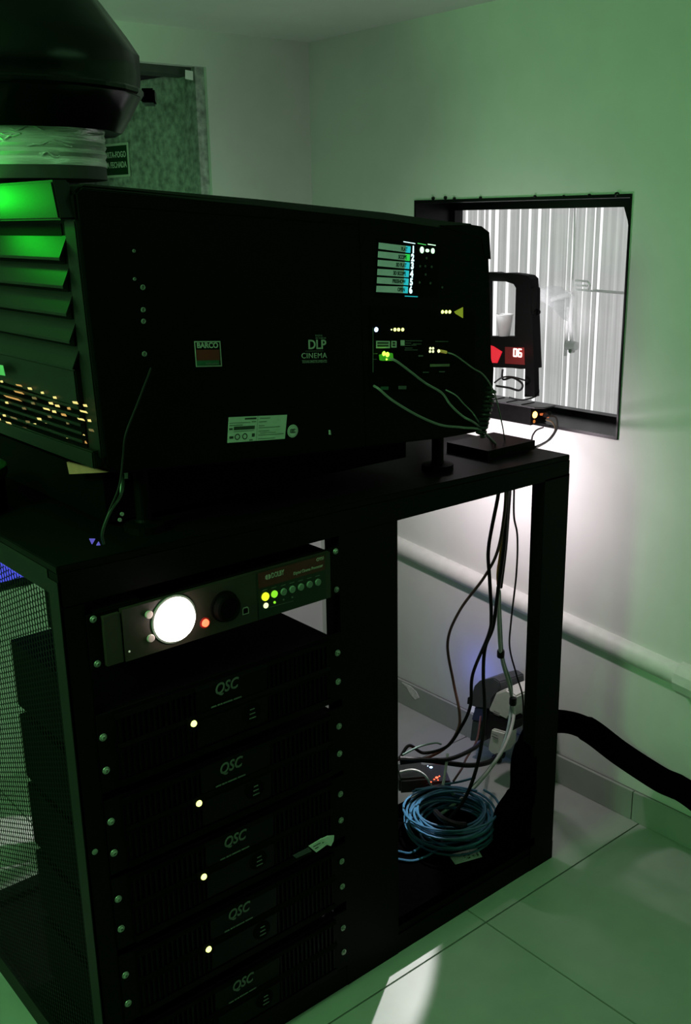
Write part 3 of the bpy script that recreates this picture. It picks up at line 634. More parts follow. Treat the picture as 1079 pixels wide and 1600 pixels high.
text('dlp_lettering','PICTURE BY',ps(501,528.5,.0002),GINK,pj,right=BR,up=du,size=.0042,sx=1)
sq(491,548.5,.0002,.019,.0003,'dlp_rule',GINK,pj,BR,du,.0003)
LR = PF_; LU = Vector((.10,0,1)).normalized()
lb = tobj('type_label', prism([ps(357,652),ps(448,648),ps(444.5,685.5),ps(355,692)],(0,-.0006,0)), LABEL, pj)
def lpnt(u_,v_): # 0..1 across, 0..1 down
    A_=Vector((357,652)).lerp(Vector((448,648)),u_); B_=Vector((355,692)).lerp(Vector((444.5,685.5)),u_); q=A_.lerp(B_,v_); return ps(q.x,q.y,.0007)
def lbar(u0,u1,v,th,m_=DINK): 
    return tobj('print_line', prism([lpnt(u0,v-th),lpnt(u1,v-th),lpnt(u1,v+th),lpnt(u0,v+th)],(0,-.0001,0)), m_, lb)
lbar(.50,.505,.5,.5,GINK)
for u0,u1,v,th in ((.28,.48,.09,.035),(.40,.48,.22,.02),(.02,.38,.24,.012),(.02,.25,.33,.02),(.10,.46,.45,.07),(.02,.08,.47,.035),(.10,.45,.58,.012),(.03,.1,.8,.05),(.42,.47,.76,.07),(.38,.44,.95,.03),(.54,.72,.10,.015),(.53,.66,.24,.015),(.53,.63,.40,.015),(.53,.9,.48,.014),(.53,.72,.62,.015),(.56,.84,.70,.012),(.53,.97,.78,.014),(.53,.83,.93,.014)): lbar(u0,u1,v,th, DINK if th>.03 else mat('label_print',(.16,.2,.16),.7))
for u_ in (.17,.30):
    c_=lpnt(u_,.79); tobj('print_mark', lathe(c_,(0,-1,0),[(.0052,0),(.0052,.0001),(.0034,.0001),(.0034,0)],18,None,True), DINK, lb)
cc = tobj('round_sticker', disc(ps(457,673.5),(0,-1,0),.0108,.0008,28), LABEL, pj)
tobj('sticker_ring', lathe(ps(457,673.5,.0008),(0,-1,0),[(.0094,0),(.0094,.0001),(.0090,.0001),(.0090,0)],28,None,True), GINK, cc)
text('sticker_lettering','CCC',ps(457,673.5,.0009),DINK,cc,right=LR,up=LU,size=.0088,fitw=.0115,bold=.0002,space=.7)
tobj('metal_clip', prism([ps(513,672),ps(515,672),ps(516,679),ps(513.5,679)],(0,-.002,0)), WINK, pj)
# ---- touch panel
tpn = tobj('touch_panel', prism([ps(588,372),ps(688,384),ps(684,466),ps(585,464)],(0,-.0006,0)), AMPD, pj)
rows = [(591.5,379,641,385),(590.5,392.5,640,397.5),(590,406,639.5,410),(589.5,420,638.5,423),(589,433,638,435.5),(588,446.5,637,448)]
names_=['FLAT','SCOPE','3D FLAT','3D SCOPE','PRESHOW','OPEN']
STRIP = mat('grey_green_strip',(.20,.30,.22),.5,emit=(.16,.34,.22),es=.32)
for i,(x0,y0,x1,y1) in enumerate(rows):
    h=10.3
    s_=tobj('preset_strip', prism([ps(x0,y0,.0007),ps(x1,y1,.0007),ps(x1-.6,y1+h,.0007),ps(x0-.6,y0+h-.6,.0007)],(0,-.0008,0)), STRIP, tpn)
    ge = glow('strip_end_green',(.03,.85,.10),.7) if i==1 else glow('strip_end_cyan',(.02,.62,.68),.75)
    tobj('strip_end', prism([ps(x1-7,y1-.8,.0016),ps(x1,y1,.0016),ps(x1-.6,y1+h,.0016),ps(x1-7.6,y1+h-.8,.0016)],(0,-.0003,0)), ge, s_)
    text('preset_lettering', names_[i], ps(x1-5,y1+5,.0016), mat('strip_ink_dark',(.012,.06,.04),.6), s_, right=PF_, up=PU, size=.0092, sx=.72, align='RIGHT', bold=.0003)
    kx,ky = x1+4.2, y1+5.5
    text('lit_numeral', str(i+1), ps(kx,ky,.0012), G_CYAN, tpn, right=PF_, up=PU, size=.0165, sx=.85, bold=.0007)
for q,rw,rh in (((658.5,390.5),.0045,.0058),((667,391.5),.0045,.0030),((675.5,392),.0042,.0048)):
    c_=ps(*q,.0008); tobj('lit_key', prism([c_+PF_*rw*math.cos(a_*math.pi/5)+PU*rh*math.sin(a_*math.pi/5) for a_ in range(10)],(0,-.0012,0)), G_GKEY, tpn)
for x0,y0,x1,y1,g_ in ((630,377,648,380,G_CYAN),(652,379.5,665,382,G_GRN),(668,381,680,382.8,G_GKEY),(632,462,652,463,glow('strip_end_cyan',(.02,.62,.68),.75))):
    tobj('edge_light', prism([ps(x0,y0,.0008),ps(x1,y1,.0008),ps(x1,y1+1.2,.0008),ps(x0,y0+1.2,.0008)],(0,-.0006,0)), g_ if g_ is not G_GRN else glow('edge_green',(.1,.8,.15),.7), tpn)
for q in ((666,403.5),(656,416),(664,416),(674,417),(664.5,429),(655,441.5),(672,442.5),(690.5,449)): tobj('dark_key', disc(ps(*q,.0008),(0,-1,0),.0022,.001,10), mat('dim_key',(.06,.07,.065),.5), tpn)
# ---- connector panel
cpn = tobj('connector_panel', prism([ps(578,478),ps(742,488),ps(740,612),ps(576,612)],(0,-.0006,0)), AMPD, pj)
def led(px,py,r_,g_,nm='status_light'): tobj(nm, lathe(ps(px,py,.0008),(0,-1,0),[(r_,0),(r_*.9,.0012),(0,.002)],12), g_, cpn)
led(587.4,515,.0042,G_BLUE)
for x in (616.5,622.3,628.6): led(x,515,.0031,G_LEDY)
led(611,515,.0014,G_PALE)
for x in (690.8,696.5,702): led(x,487.3,.0032,G_LEDY)
for x,y in ((671.7,544.3),(676,544.3),(671.2,549.2),(676,549.2)): led(x,y,.0024,G_PALE)
tobj('lit_corner', prism([ps(709,487,.001),ps(722.5,480,.001),ps(722.5,497,.001),ps(711,490,.001)],(0,-.001,0)), glow('yellow_green_dim',(.30,.42,.02),.55), cpn)
for x0,y0,x1,y1 in ((587.2,532.5,608.6,544),(611,532.5,619,543)):
    s_=tobj('small_label', prism([ps(x0,y0,.0008),ps(x1,y0+.4,.0008),ps(x1,y1,.0008),ps(x0,y1,.0008)],(0,-.0005,0)), LABEL, cpn)
    for v in (.3,.68): tobj('print_line', prism([ps(x0+2,y0+(y1-y0)*v-1.5,.0014),ps(x1-2,y0+(y1-y0)*v-1.3,.0014),ps(x1-2,y0+(y1-y0)*v+1.3,.0014),ps(x0+2,y0+(y1-y0)*v+1.4,.0014)],(0,-.0002,0)), DINK, s_)
tobj('small_label', prism([ps(625.5,531.5,.0008),ps(631.5,531.5,.0008),ps(631.5,540,.0008),ps(625.5,540,.0008)],(0,-.0005,0)), LABEL, cpn)
for x0,x1,y in ((633,659,532.5),(633,642,536),(645,658,537.5),(632,641,539.5),(642,650,539.3),(632.5,644,543.8),(632,652,546.7),(680,700,533.5),(655,660,556)):
    tobj('print_line', prism([ps(x0,y-.6,.0008),ps(x1,y-.4,.0008),ps(x1,y+.6,.0008),ps(x0,y+.6,.0008)],(0,-.0003,0)), mat('dim_print',(.12,.13,.12),.6), cpn)
tobj('slot_bar', prism([ps(671.5,569,.0008),ps(701.5,568.7,.0008),ps(701.3,572.3,.0008),ps(671.3,573,.0008)],(0,-.001,0)), mat('olive_bar',(.22,.22,.13),.5), cpn)
for x0,y0,x1,y1,m_ in ((594,604,606,609,BGRN),(622,603,634,608,mat('dim_port',(.10,.12,.11),.5)),(653,555,660,557,GINK),(660,581,669,582.3,mat('dim_port',(.1,.12,.11),.5)),(685,580,694,581.6,mat('dim_port',(.1,.12,.11),.5))):
    tobj('port', prism([ps(x0,y0,.0008),ps(x1,y0,.0008),ps(x1-.5,y1,.0008),ps(x0+.5,y1,.0008)],(0,-.0015,0)), m_, cpn)
for x0,y0,x1,y1 in ((582,512,582.6,582),(583,552,589,553),(583,561,588,561.8)): tobj('panel_edge', prism([ps(x0,y0,.0008),ps(x1,y0,.0008),ps(x1,y1,.0008),ps(x0,y1,.0008)],(0,-.0008,0)), mat('dim_port',(.1,.12,.11),.5), cpn)
gp = tobj('lit_plug', prism([ps(591,554,.0006),ps(608,551,.0006),ps(609,560,.0006),ps(608,563,.0006),ps(592,563,.0006)],(0,-.010,0)), mat('green_clear_plug',(.05,.22,.03),.35,emit=(.10,.85,.02),es=.22), cpn, bevel=.001, seg=1)
for x,y,r_ in ((599.5,552.5,.0042),(605,554,.0045),(603.5,561.5,.0018)): tobj('plug_light', lathe(ps(x,y,.0108),(0,-1,0),[(r_,0),(r_*.8,.0012),(0,.0018)],12), G_GRN, gp)
yp = tobj('yellow_plug', tube([ps(684,548,.004),ps(690,549,.006),ps(697,550.5,.008)], .0028, 8, 3), mat('yellow_plug_body',(.40,.34,.06),.4,emit=(.7,.6,.1),es=.18), cpn)
tobj('plug_light', lathe(ps(685,548.5,.007),(0,-1,0),[(.0032,0),(.002,.002),(0,.0026)],10), G_PALE, yp)
# ---- cables leaving the projector panel to the table top
def cable(name, pts, r, m_, label, cat='cable', group=None, n=10, sides=8):
    o = tobj(name, tube(pts, r, sides, n), m_, None, smooth=True); tag(o, label, cat, group); return o
tz = lambda px,py,z_: at(px,py,2,z_)
cable('network_cable', [ps(609,560,.012),ps(620,565,.02),ps(640,580,.022),ps(665,599,.024),ps(690,614,.026),ps(703,632,.028),ps(722,650,.03),ps(745,664,.02),tz(770,692,1.008)], .0021, DIMC, 'grey network cable from the glowing green plug down to the table')
cable('network_cable', [ps(584,603,.004),ps(592,608,.02),ps(612,625,.026),ps(650,648,.03),ps(688,664,.032),ps(722,668,.03),ps(752,673,.01),tz(778,698,1.008)], .0022, DIMC, 'lowest grey cable sagging from the left end of the connector panel')
cable('thin_cable', [ps(699,551,.009),ps(712,556,.02),ps(738,575,.028),ps(755,586,.03),ps(770,609,.025),ps(778,636,.0),ps(785,668,-.03),tz(789,694,1.008)], .0014, mat('dim_cable',(.16,.16,.15),.5), 'thin cable from yellow plug arching down past the red glow')
cable('thin_cable', [ps(696,609,.002),ps(712,618,.018),ps(724,631,.022),ps(738,645,.022),ps(748,660,.012),tz(773,697,1.008)], .0013, DIMC, 'short thin grey cable from low on the connector panel')
# coiled cord
def helix(a_,b_,r_,turns,n):
    a_,b_=Vector(a_),Vector(b_); ax=(b_-a_).normalized(); u_=ax.orthogonal().normalized(); v_=ax.cross(u_)
    return [a_.lerp(b_,k/n)+(u_*math.cos(2*math.pi*turns*k/n)+v_*math.sin(2*math.pi*turns*k/n))*r_ for k in range(n+1)]
cable('coiled_cord', helix(at(768,606,1,1.305),at(750,682,1,1.312),.0085,11,150), .0026, mat('coil_cord_rubber',(.012,.012,.012),.4), 'black coiled cord hanging at the front corner of the projector', n=0, sides=6)
# ================================================================== EXHAUST HOOD AND DUCT
DXc, DYc = .731, 1.76
def rpx(px, py):
    d = CR*((px-CX)/F) - CU*((py-CY)/F) + _f; az=math.atan2(d.y,d.x); return DYc*math.cos(az)-DXc*math.sin(az)
def zpx(px,py): return at(px,py,1,DYc).z
hd = thing('exhaust_hood', 'glossy black exhaust hood with clamp above the projector', 'hood', (DXc,DYc,1.645))
prf = [(192,217),(208,192),(221,168),(222,160),(220,152),(221,140),(219,106),(200,78),(160,25),(140,0)]
P = [(rpx(*q), zpx(*q)-1.5) for q in prf]
P = [(P[0][0]*.7,P[0][1]+.012)] + P + [(rpx(120,-30),zpx(120,-30)-1.5),(.10,ZC-1.5-.001)]
hb = tobj('shell', lathe((DXc,DYc,1.5),(0,0,1),P,14), HOOD, hd, smooth=True)
tobj('band', lathe((DXc,DYc,1.5),(0,0,1),[(rpx(222,163)+.001,zpx(222,166)-1.5),(rpx(222,163)+.004,zpx(222,163)-1.5),(rpx(222,163)+.004,zpx(222,158)-1.5),(rpx(222,163)+.001,zpx(222,155)-1.5)],28), HOOD, hd)
c_ = at(232,152,1,DYc-.02); tobj('clamp', obox(c_, CR, _f, Zv, .013,.012,.012), HOOD, hd, bevel=.003)
tobj('clamp_bolt', tube([at(221,153,1,DYc-.02), at(231,152,1,DYc-.02)], .006, 8, 0), HOOD, hd)
fd = thing('foil_duct', 'silver foil taped duct collar between hood and projector roof', 'duct', (DXc,DYc,1.56))
rb = rpx(168,270); zb0,zb1,zb2 = zpx(168,281)-.004, zpx(166,266), zpx(165,207)
prf=[(rb,zb1)]
for k in range(1,10):
    prf.append((rb+(.0016 if k%2 else -.0012)+random.uniform(-.0008,.0008), zb1+(zb2-zb1)*k/10))
prf.append((rb-.002,zb2))
tobj('foil_wrap', lathe((DXc,DYc,0),(0,0,1),prf,40), FOIL, fd, smooth=True)
tobj('top_clip', lathe((DXc,DYc,0),(0,0,1),[(rb-.006,zb2-.001),(rb+.0005,zb2),(rb+.0005,zb2+.010),(rb-.01,zb2+.016)],40), HOOD, fd)
tobj('collar', lathe((DXc,DYc,0),(0,0,1),[(rb-.001,zb0),(rb-.001,zb1+.001)],40), mat('dark_collar',(.035,.035,.033),.6), fd, smooth=True)
bm=bmesh.new()
for k in range(14):
    a0=math.radians(185+rg.uniform(0,90)); z0=zb1+(zb2-zb1)*rg.uniform(.15,.9); ln_=rg.uniform(.15,.5); pts=[]
    for j in range(6):
        aa=a0+ln_*j/5; pts.append((DXc+(rb+.0012)*math.cos(aa),DYc+(rb+.0012)*math.sin(aa),z0+.004*math.sin(j*1.3+k)))
    tube(pts,.0012,5,3,bm)
tobj('creases', bm, FOIL, fd, smooth=True)
# ================================================================== THINGS UNDER / BEHIND THE PROJECTOR AT LEFT
cb = tobj('cardboard_sheet', prism([at(104,722,0,.668),at(108,741,0,.668),at(168,738,0,.668)],(.004,0,0)), CARD); tag(cb,'brown cardboard corner poking out under the projector rear','cardboard')
dk = thing('round_canister', 'dark round canister on the stand at the left picture edge', 'canister', tuple(at(-5,800,2,1.024)))
kc = at(-6,800,2,1.024)+Vector((-.07,.02,0))
tobj('body', lathe((kc.x+.03,kc.y+.02,1.024),(0,0,1),[(.07,0),(.072,.004),(.072,.055),(.066,.06)],32), HOOD, dk, smooth=True)
tobj('lid', lathe((kc.x+.03,kc.y+.02,1.024),(0,0,1),[(.076,.060),(.078,.064),(.078,.078),(.072,.082),(0,.084)],32), mat('dark_green_lid',(.02,.05,.02),.3), dk, smooth=True)
wr = [at(236,575,1,PY-.006),at(215,630,1,PY-.01),at(196,680,1,PY-.012),at(192,715,1,PY-.012),at(186,760,1,YT-.005),at(170,800,1,YT-.006),at(160,830,1,YT-.004)]
cable('hanging_wire', wr, .0016, RUBBER, 'thin dark wire hanging down the projector side at left')
cable('hanging_wire', [at(192,735,1,PY+.03),at(190,770,1,YT+.0),at(172,800,1,YT-.007),at(160,832,1,YT-.006),at(162,850,1,YT-.004)], .0024, mat('dark_green_wire',(.006,.014,.008),.5), 'dark green wire below the projector rear foot')
bk = thing('metal_clamp', 'small bare metal clamp below the projector rear corner', 'clamp', tuple(at(194,748,1,PY+.02)))
tobj('plate', prism([at(193,735,1,PY+.02),at(200,734,1,PY+.02),at(200,748,1,PY+.02),at(192,748,1,PY+.02)],(0,.003,0)), mat('greenish_metal',(.35,.42,.36),.5), bk)
tobj('tab', prism([at(189,750,1,PY+.02),at(191,750,1,PY+.02),at(190,776,1,PY+.02),at(188.5,776,1,PY+.02)],(0,.003,0)), MATS['greenish_metal'], bk)
tobj('bolt', lathe(at(190,803,1,YT),(0,-1,0),[(.003,0),(.003,.002),(0,.003)],8), STEEL, bk)
tobj('bolt', lathe(at(186.5,812,1,YT),(0,-1,0),[(.003,0),(.003,.002),(0,.003)],8), STEEL, bk)
# ================================================================== WINDOW-SILL DEVICE STACK
A0 = at(828,669,2,.976)   # near bottom corner of the box resting on the sill
bxl = thing('signal_box', 'black box with amber light overhanging the port window sill', 'box', (A0.x+.04,A0.y+.06,.976))
BX0,BX1,BY0,BY1,BZ0,BZ1 = A0.x, A0.x+.062, A0.y, A0.y+.24, .983, at(828,638,1,A0.y).z
tobj('case', box(BX0,BX1,BY0,BY1,BZ0,BZ1), BLKT, bxl, bevel=.0015)
tobj('rubber_foot', box(XW+.004,BX1-.004,BY0+.02,BY0+.04,WZ0+.008,BZ0), RUBBER, bxl)
def bf(px,py,off=0.0): return at(px,py,1,BY0-off)
tobj('amber_light', lathe(bf(835,648),(0,-1,0),[(.0085,0),(.008,.002),(0,.0045)],18), G_AMB, bxl)
tobj('amber_light', lathe(bf(834,658.5),(0,-1,0),[(.0045,0),(.004,.001),(0,.0015)],14), G_AMBD, bxl)
pgm = tobj('cable_plug', tube([bf(847,648),bf(853,649,.012),bf(858,645,.03)], .006, 8, 3), RUBBER, bxl)
tobj('plug_pin', prism([bf(843,646,.001),bf(850,645,.001),bf(856,650,.001),bf(855,653,.001),bf(849,652,.001),bf(847,649,.001),bf(843,649,.001)],(0,-.004,0)), glow('orange_lit_pin',(1.0,.22,.06),.7), pgm)
for k,(q) in enumerate((((855,650),(868,652),(870,668),(860,685),(846,694),(836,698)),((853,656),(863,660),(867,672),(856,688),(842,697),(832,701)),((848,668),(838,672),(832,680),(829,690),(818,700)))):
    pts=[]
    for j,(px,py) in enumerate(q): pts.append(at(px,py,1,BY0-.02-(BY0-.02-1.415)*j/(len(q)-1)))
    cable('signal_cable', pts, .0026 if k<2 else .0022, (RUBBER,mat('dim_brown_cable',(.06,.045,.03),.45),RUBBER)[k], ('outer black cable looping from the amber-lit box to the table','inner brownish cable looping from the amber-lit box to the table','short black cable hanging under the amber-lit box')[k])
# flat device on the table top behind the front corner
fx = tz(835,703,1.002)
fb = thing('flat_box', 'flat black box on the table top in front of the amber-lit box', 'box', (fx.x-.06,fx.y+.05,ztop(1.65)))
tobj('case', box(fx.x-.15,fx.x,fx.y,fx.y+.12,ztop(1.65)+.002,ztop(1.65)+.022), BLKT, fb, bevel=.002)
tobj('rubber_foot', box(fx.x-.14,fx.x-.01,fx.y+.01,fx.y+.11,ztop(1.65)-.001,ztop(1.65)+.002), RUBBER, fb)
# display unit with carrying frame on top of the box
DXd = BX0+.030
def dv(px,py,x=None): return at(px,py,0,DXd if x is None else x)
du_ = thing('display_unit', 'black framed display unit with red digits in front of the port window', 'display unit', tuple(dv(800,622)))
# base plate
zpl = BZ1
tobj('base_plate', prism([(DXd-.032,BY0-.012,zpl),(DXd-.012,BY0-.030,zpl),(DXd+.030,BY0-.030,zpl),(DXd+.036,BY0+.25,zpl),(DXd-.032,BY0+.25,zpl)],(0,0,.004)), mat('grey_black_plate',(.05,.05,.052),.4), du_, bevel=.001, seg=1)
bm=bmesh.new()
for k in range(3): box(DXd-.028,DXd+.02,BY0+.03+.05*k,BY0+.034+.05*k,zpl+.004,zpl+.0055,bm)
tobj('plate_ribs', bm, BLK, du_)
# frame: outer loop (drawn as a ring in the plane parallel to the port wall)
outer=[(746,426),(812,428),(823,430),(828.5,436),(829.5,446),(832,526),(834,578),(752,574),(748,520)]
inner=[(757,439),(790,440),(802,444),(805,450),(804.5,520),(801,526.5),(757,527)]
th=.030
# build ring as separate bars so the hole is open
tobj('frame_top', prism([dv(*q) for q in ((746,426),(771,425.5),(778,427),(795,426.5),(812,428.5),(823,430.5),(828.5,436),(829,447),(805.5,450),(802,444),(790,440),(746,438.5))],(th,0,0)), BLK, du_)
tobj('frame_side', prism([dv(*q) for q in ((805.5,450),(829,447),(832,526),(804,526),(803.5,522))],(th,0,0)), BLK, du_)
tobj('frame_side', prism([dv(*q) for q in ((738,426),(757,426),(757,527),(738,527))],(th,0,0)), BLK, du_)
cs = tobj('display_case', prism([dv(*q) for q in ((738,526),(832,526),(834,576),(812,576.5),(800,575),(738,573))],(th,0,0)), BLK, du_)
tobj('support_leg', prism([dv(*q) for q in ((820,576),(834,576),(835,620),(819,620))],(th*.6,0,0)), BLK, du_)
tobj('side_slide', prism([dv(*q) for q in ((828.5,451),(836,449),(837.5,452),(837,490),(829.5,491))],(th*.5,0,0)), BLK, du_)
tobj('side_knob', lathe(dv(836,487.5),(0,-1,0),[(.006,0),(.0085,.004),(.0085,.009),(.005,.0125)],16), BLK, du_, smooth=True)
seg=tobj('digit_window', prism([dv(789,542,DXd-.0002),dv(819,543,DXd-.0002),dv(820,570,DXd-.0002),dv(789,568,DXd-.0002)],(-.001,0,0)), mat('red_smoked_window',(.10,.004,.004),.4), cs)
RL = Vector((0,-1,0))
def segbar(p0,p1): return tube([p0,p1],.0018,6,0)
def digit(px,py,segs):
    w_,h_=.0095,.0185; c0=dv(px,py,DXd-.002)
    P_={'a':((-1,1),(1,1)),'b':((1,1),(1,0)),'c':((1,0),(1,-1)),'d':((-1,-1),(1,-1)),'e':((-1,0),(-1,-1)),'f':((-1,1),(-1,0)),'g':((-1,0),(1,0))}
    for s in segs:
        (a1,b1),(a2,b2)=P_[s]; tobj('digit_segment', tube([c0+RL*a1*w_*.5+Zv*b1*h_*.5, c0+RL*a2*w_*.5+Zv*b2*h_*.5],.0019,6,0), G_SEG, seg)
digit(804.5,551,'abcdef'); digit(811.8,551.5,'acdefg')
point('digit_glow', tuple(dv(807,551,DXd-.022)), (1,.02,.02), .02, .006)
tobj('red_reflector', prism([dv(752,535,DXd-.0005),dv(771,541,DXd-.0005),dv(784.5,549.5,DXd-.0005),dv(777,567,DXd-.0005),dv(752,566,DXd-.0005)],(-.003,0,0)), G_REDD, cs)
# cup behind the frame opening, on the display case
cz = dv(780,526).z; cy_=dv(781,526).y; 
cm_ = bpy.data.materials.new('translucent_cup'); cm_.use_nodes=True; nt=cm_.node_tree; N=nt.nodes; L=nt.links
tl=N.new('ShaderNodeBsdfTranslucent'); nz=N.new('ShaderNodeTexNoise'); nz.inputs['Scale'].default_value=60; rp=N.new('ShaderNodeValToRGB'); rp.color_ramp.elements[0].color=(.7,.7,.69,1); rp.color_ramp.elements[1].color=(.95,.95,.95,1)
L.new(nz.outputs[0],rp.inputs[0]); L.new(rp.outputs[0],tl.inputs[0]); mx=N.new('ShaderNodeMixShader'); mx.inputs[0].default_value=.7; N['Principled BSDF'].inputs['Base Color'].default_value=(.75,.75,.75,1)
L.new(N['Principled BSDF'].outputs[0],mx.inputs[1]); L.new(tl.outputs[0],mx.inputs[2]); L.new(mx.outputs[0],N['Material Output'].inputs[0])
cup = tobj('plastic_cup', lathe((DXd+th*.5,cy_,cz+.0005),(0,0,1),[(.014,0),(.015,.001),(.0215,.052),(.023,.053),(.023,.056),(.0205,.056),(.0142,.003),(0,.003)],24), cm_, smooth=True); tag(cup,'small white cup standing inside the frame of the red-digit display','cup')
lead=[dv(785,577,DXd+.01),dv(784,588,DXd+.005),dv(787,593,DXd),dv(800,590,DXd-.01),dv(813,597,DXd-.02),dv(816,604,DXd-.025),dv(810,610,DXd-.028),dv(795,606,DXd-.02),dv(775,603,DXd-.01)]
cable('display_lead', lead, .0028, RUBBER, 'black lead looped on the plate under the red-digit display')
cable('display_lead', [dv(772,598,DXd-.015),dv(784,590,DXd-.01),dv(800,589,DXd+.01),dv(822,595,DXd+.025),dv(836,600,DXd+.025),dv(841,610,DXd+.02),dv(837,619,DXd+.005),dv(815,625,DXd-.02),dv(795,621,DXd-.03)], .0022, RUBBER, 'black lead circling round the leg of the red-digit display')
# ================================================================== BAY: HOSE, CABLES, PLUGS, COIL
hs=[(1.585,1.345,.088),(1.592,1.350,.15)]+[tuple(at(*q)) for q in ((815,1240,0,1.61),(819,1185,0,1.635),(838,1140,0,1.70),(870,1127,0,1.79),(915,1138,0,1.87),(970,1178,0,1.935),(1030,1217,0,1.955),(1085,1247,0,1.965))]+[(1.968,.85,.075),(1.968,.5,.032),(1.965,.1,.032)]
hose=tobj('flexible_hose', tube(hs,.031,14,10,radii=[.034,.034,.030,.027,.028,.031,.031,.030,.028,.028]), FOAM, smooth=True); tag(hose,'thick black foam-sleeved hose curving out of the stand along the wall','hose')
def cb_(px,py): return 600+px/2.424, 740+py/2.424
def bay(pts, xs_):
    out=[]
    n=len(pts)
    for i,(px,py) in enumerate(pts):
        s=i/(n-1)*(len(xs_)-1); k=min(int(s),len(xs_)-2); x=xs_[k]+(xs_[k+1]-xs_[k])*(s-k)
        out.append(at(*cb_(px,py),0,x))
    return out
G='cables hanging in the open bay'
cable('hanging_cable', bay([(434,40),(430,90),(395,280),(399,400),(405,540),(395,610),(335,760),(326,880),(288,965),(235,1035),(150,1058),(95,1030),(62,1072),(30,1100)],[1.60,1.66,1.70,1.62,1.50]), .0042, RUBBER, 'black cable at left of the hanging bundle, curling up at the bay bottom', group=G)
cable('hanging_cable', bay([(462,40),(455,150),(430,290),(380,390),(285,520),(240,640),(262,790),(284,900),(279,970),(230,1040),(140,1083),(60,1083),(20,1083)],[1.60,1.66,1.70,1.64,1.50]), .0036, REDC, 'reddish brown cable bowing farthest left in the open bay', group=G)
cable('hanging_cable', bay([(468,40),(463,120),(455,260),(430,450),(412,580),(382,660),(375,760),(380,880),(372,1000),(345,1130),(300,1240),(232,1330),(216,1422)],[1.60,1.66,1.70,1.66,1.56,1.46]), .0044, RUBBER, 'black cable dropping from the bundle across the blue coil', group=G)
cable('hanging_cable', bay([(472,40),(470,90),(462,200),(455,290),(438,430)],[1.605,1.66,1.69]), .0062, RUBBER, 'thick taped black trunk of the hanging bundle', group=G)
cable('hanging_cable', bay([(452,200),(440,300),(430,370),(430,420)],[1.67,1.69]), .0032, ORC, 'short orange cable showing in the hanging bundle', group=G)
cable('hanging_cable', bay([(430,430),(432,520),(437,640),(446,710),(472,800),(486,870),(490,920),(470,1000),(430,1078),(335,1195),(200,1300),(92,1380)],[1.69,1.78,1.84,1.70,1.45]), .0042, GREYC, 'pale grey cable from the bundle reaching down over the blue coil', group=G)
cable('hanging_cable', bay([(436,440),(440,560),(450,700),(480,800),(478,900),(462,990),(425,1080),(330,1190),(260,1215)],[1.70,1.79,1.84,1.72,1.58]), .0036, TEALC, 'greenish grey cable beside the pale one in the bundle', group=G)
cable('hanging_cable', bay([(492,40),(491,160),(504,240),(500,380),(480,560),(475,660),(500,760),(523,840),(527,930),(527,990)],[1.63,1.72,1.80,1.84]), .0022, RUBBER, 'thin wavy black wire at right of the hanging bundle', group=G)
for q,x in (((441,682),1.775),((487,862),1.82),((432,1078),1.76)):
    c_=at(*cb_(*q),0,x); o=tobj('cable_tie', lathe(c_-Vector((0,0,.010)),(0,0,1),[(.0085,0),(.0095,.003),(.0095,.017),(.0085,.02)],12), RUBBER); tag(o,{682:'black tie high on the grey cables, beside the blue glow',862:'black tie on the grey cables beside the white plug',1078:'black tie on the grey cables near the hose'}[q[1]],'cable tie')
cable('extension_cable', bay([(380,1000),(340,1040),(250,1080),(150,1085),(60,1095)],[1.80,1.60,1.50]), .0055, RUBBER, 'thick black power cord lying from the dark adapter to the left', group=G)
cable('extension_cable', bay([(430,1070),(390,1095),(320,1105),(230,1095),(150,1085),(60,1080)],[1.78,1.62,1.50]), .0065, RUBBER, 'thick black power cord running left from the white plug', group=G)
cable('thin_flex', bay([(70,1065),(130,1035),(190,1020),(215,1025)],[1.5,1.6]), .0024, TEALC, 'thin greenish flex arching at the left side of the bay bottom')
cable('thin_flex', bay([(60,1130),(110,1122),(150,1140),(178,1180)],[1.46,1.52]), .0026, GREYC, 'pale flex curving over the small router')
cable('thin_flex', bay([(240,1060),(232,1120),(222,1180)],[1.60,1.56]), .0034, GREYC, 'short upright pale flex behind the blue coil')
cable('thin_flex', bay([(365,920),(350,1010),(310,1080),(295,1115),(262,1165)],[1.86,1.70,1.60]), .0028, REDC, 'brown flex running down from the dark adapter')
# wall outlet with plugs
ot = thing('wall_outlet', 'white wall outlet on the wall above the skirting', 'outlet', tuple(at(800,1120,0,XW)))
oc=at(800,1098,0,XW); tobj('plate', box(XW-.008,XW,oc.y-.035,oc.y+.035,oc.z-.05,oc.z+.06), WHITEP, ot, bevel=.002)
tobj('cover', box(XW-.014,XW-.008,oc.y-.020,oc.y+.020,oc.z-.03,oc.z+.03), WHITEP, ot, bevel=.002)
def poly(pts,x,vec,nm,m_,par,bv=.003): return tobj(nm, prism([at(px,py,0,x) for px,py in pts],vec), m_, par, bevel=bv)
da = thing('power_adapter', 'dark grey power adapter plugged in near the blue glow', 'adapter', tuple(at(752,1130,0,1.90)))
poly([(740,1072),(748,1064),(770,1059),(780,1066),(781,1078),(768,1092),(766,1108),(734,1104),(736,1085)],1.90,(.09,-.01,0),'body',GREYP,da)
poly([(730,1090),(737,1088),(737,1102),(729,1100)],1.905,(.03,0,0),'side_tab',RUBBER,da,.001)
poly([(741,1105),(757,1108),(754,1128),(736,1125)],1.902,(.05,0,0),'blue_neck',mat('navy_plastic',(.02,.03,.11),.4),da,.002)
poly([(737,1125),(753,1128),(748,1158),(733,1158)],1.903,(.045,0,0),'plug',mat('dark_teal_plastic',(.03,.05,.05),.5),da,.003)
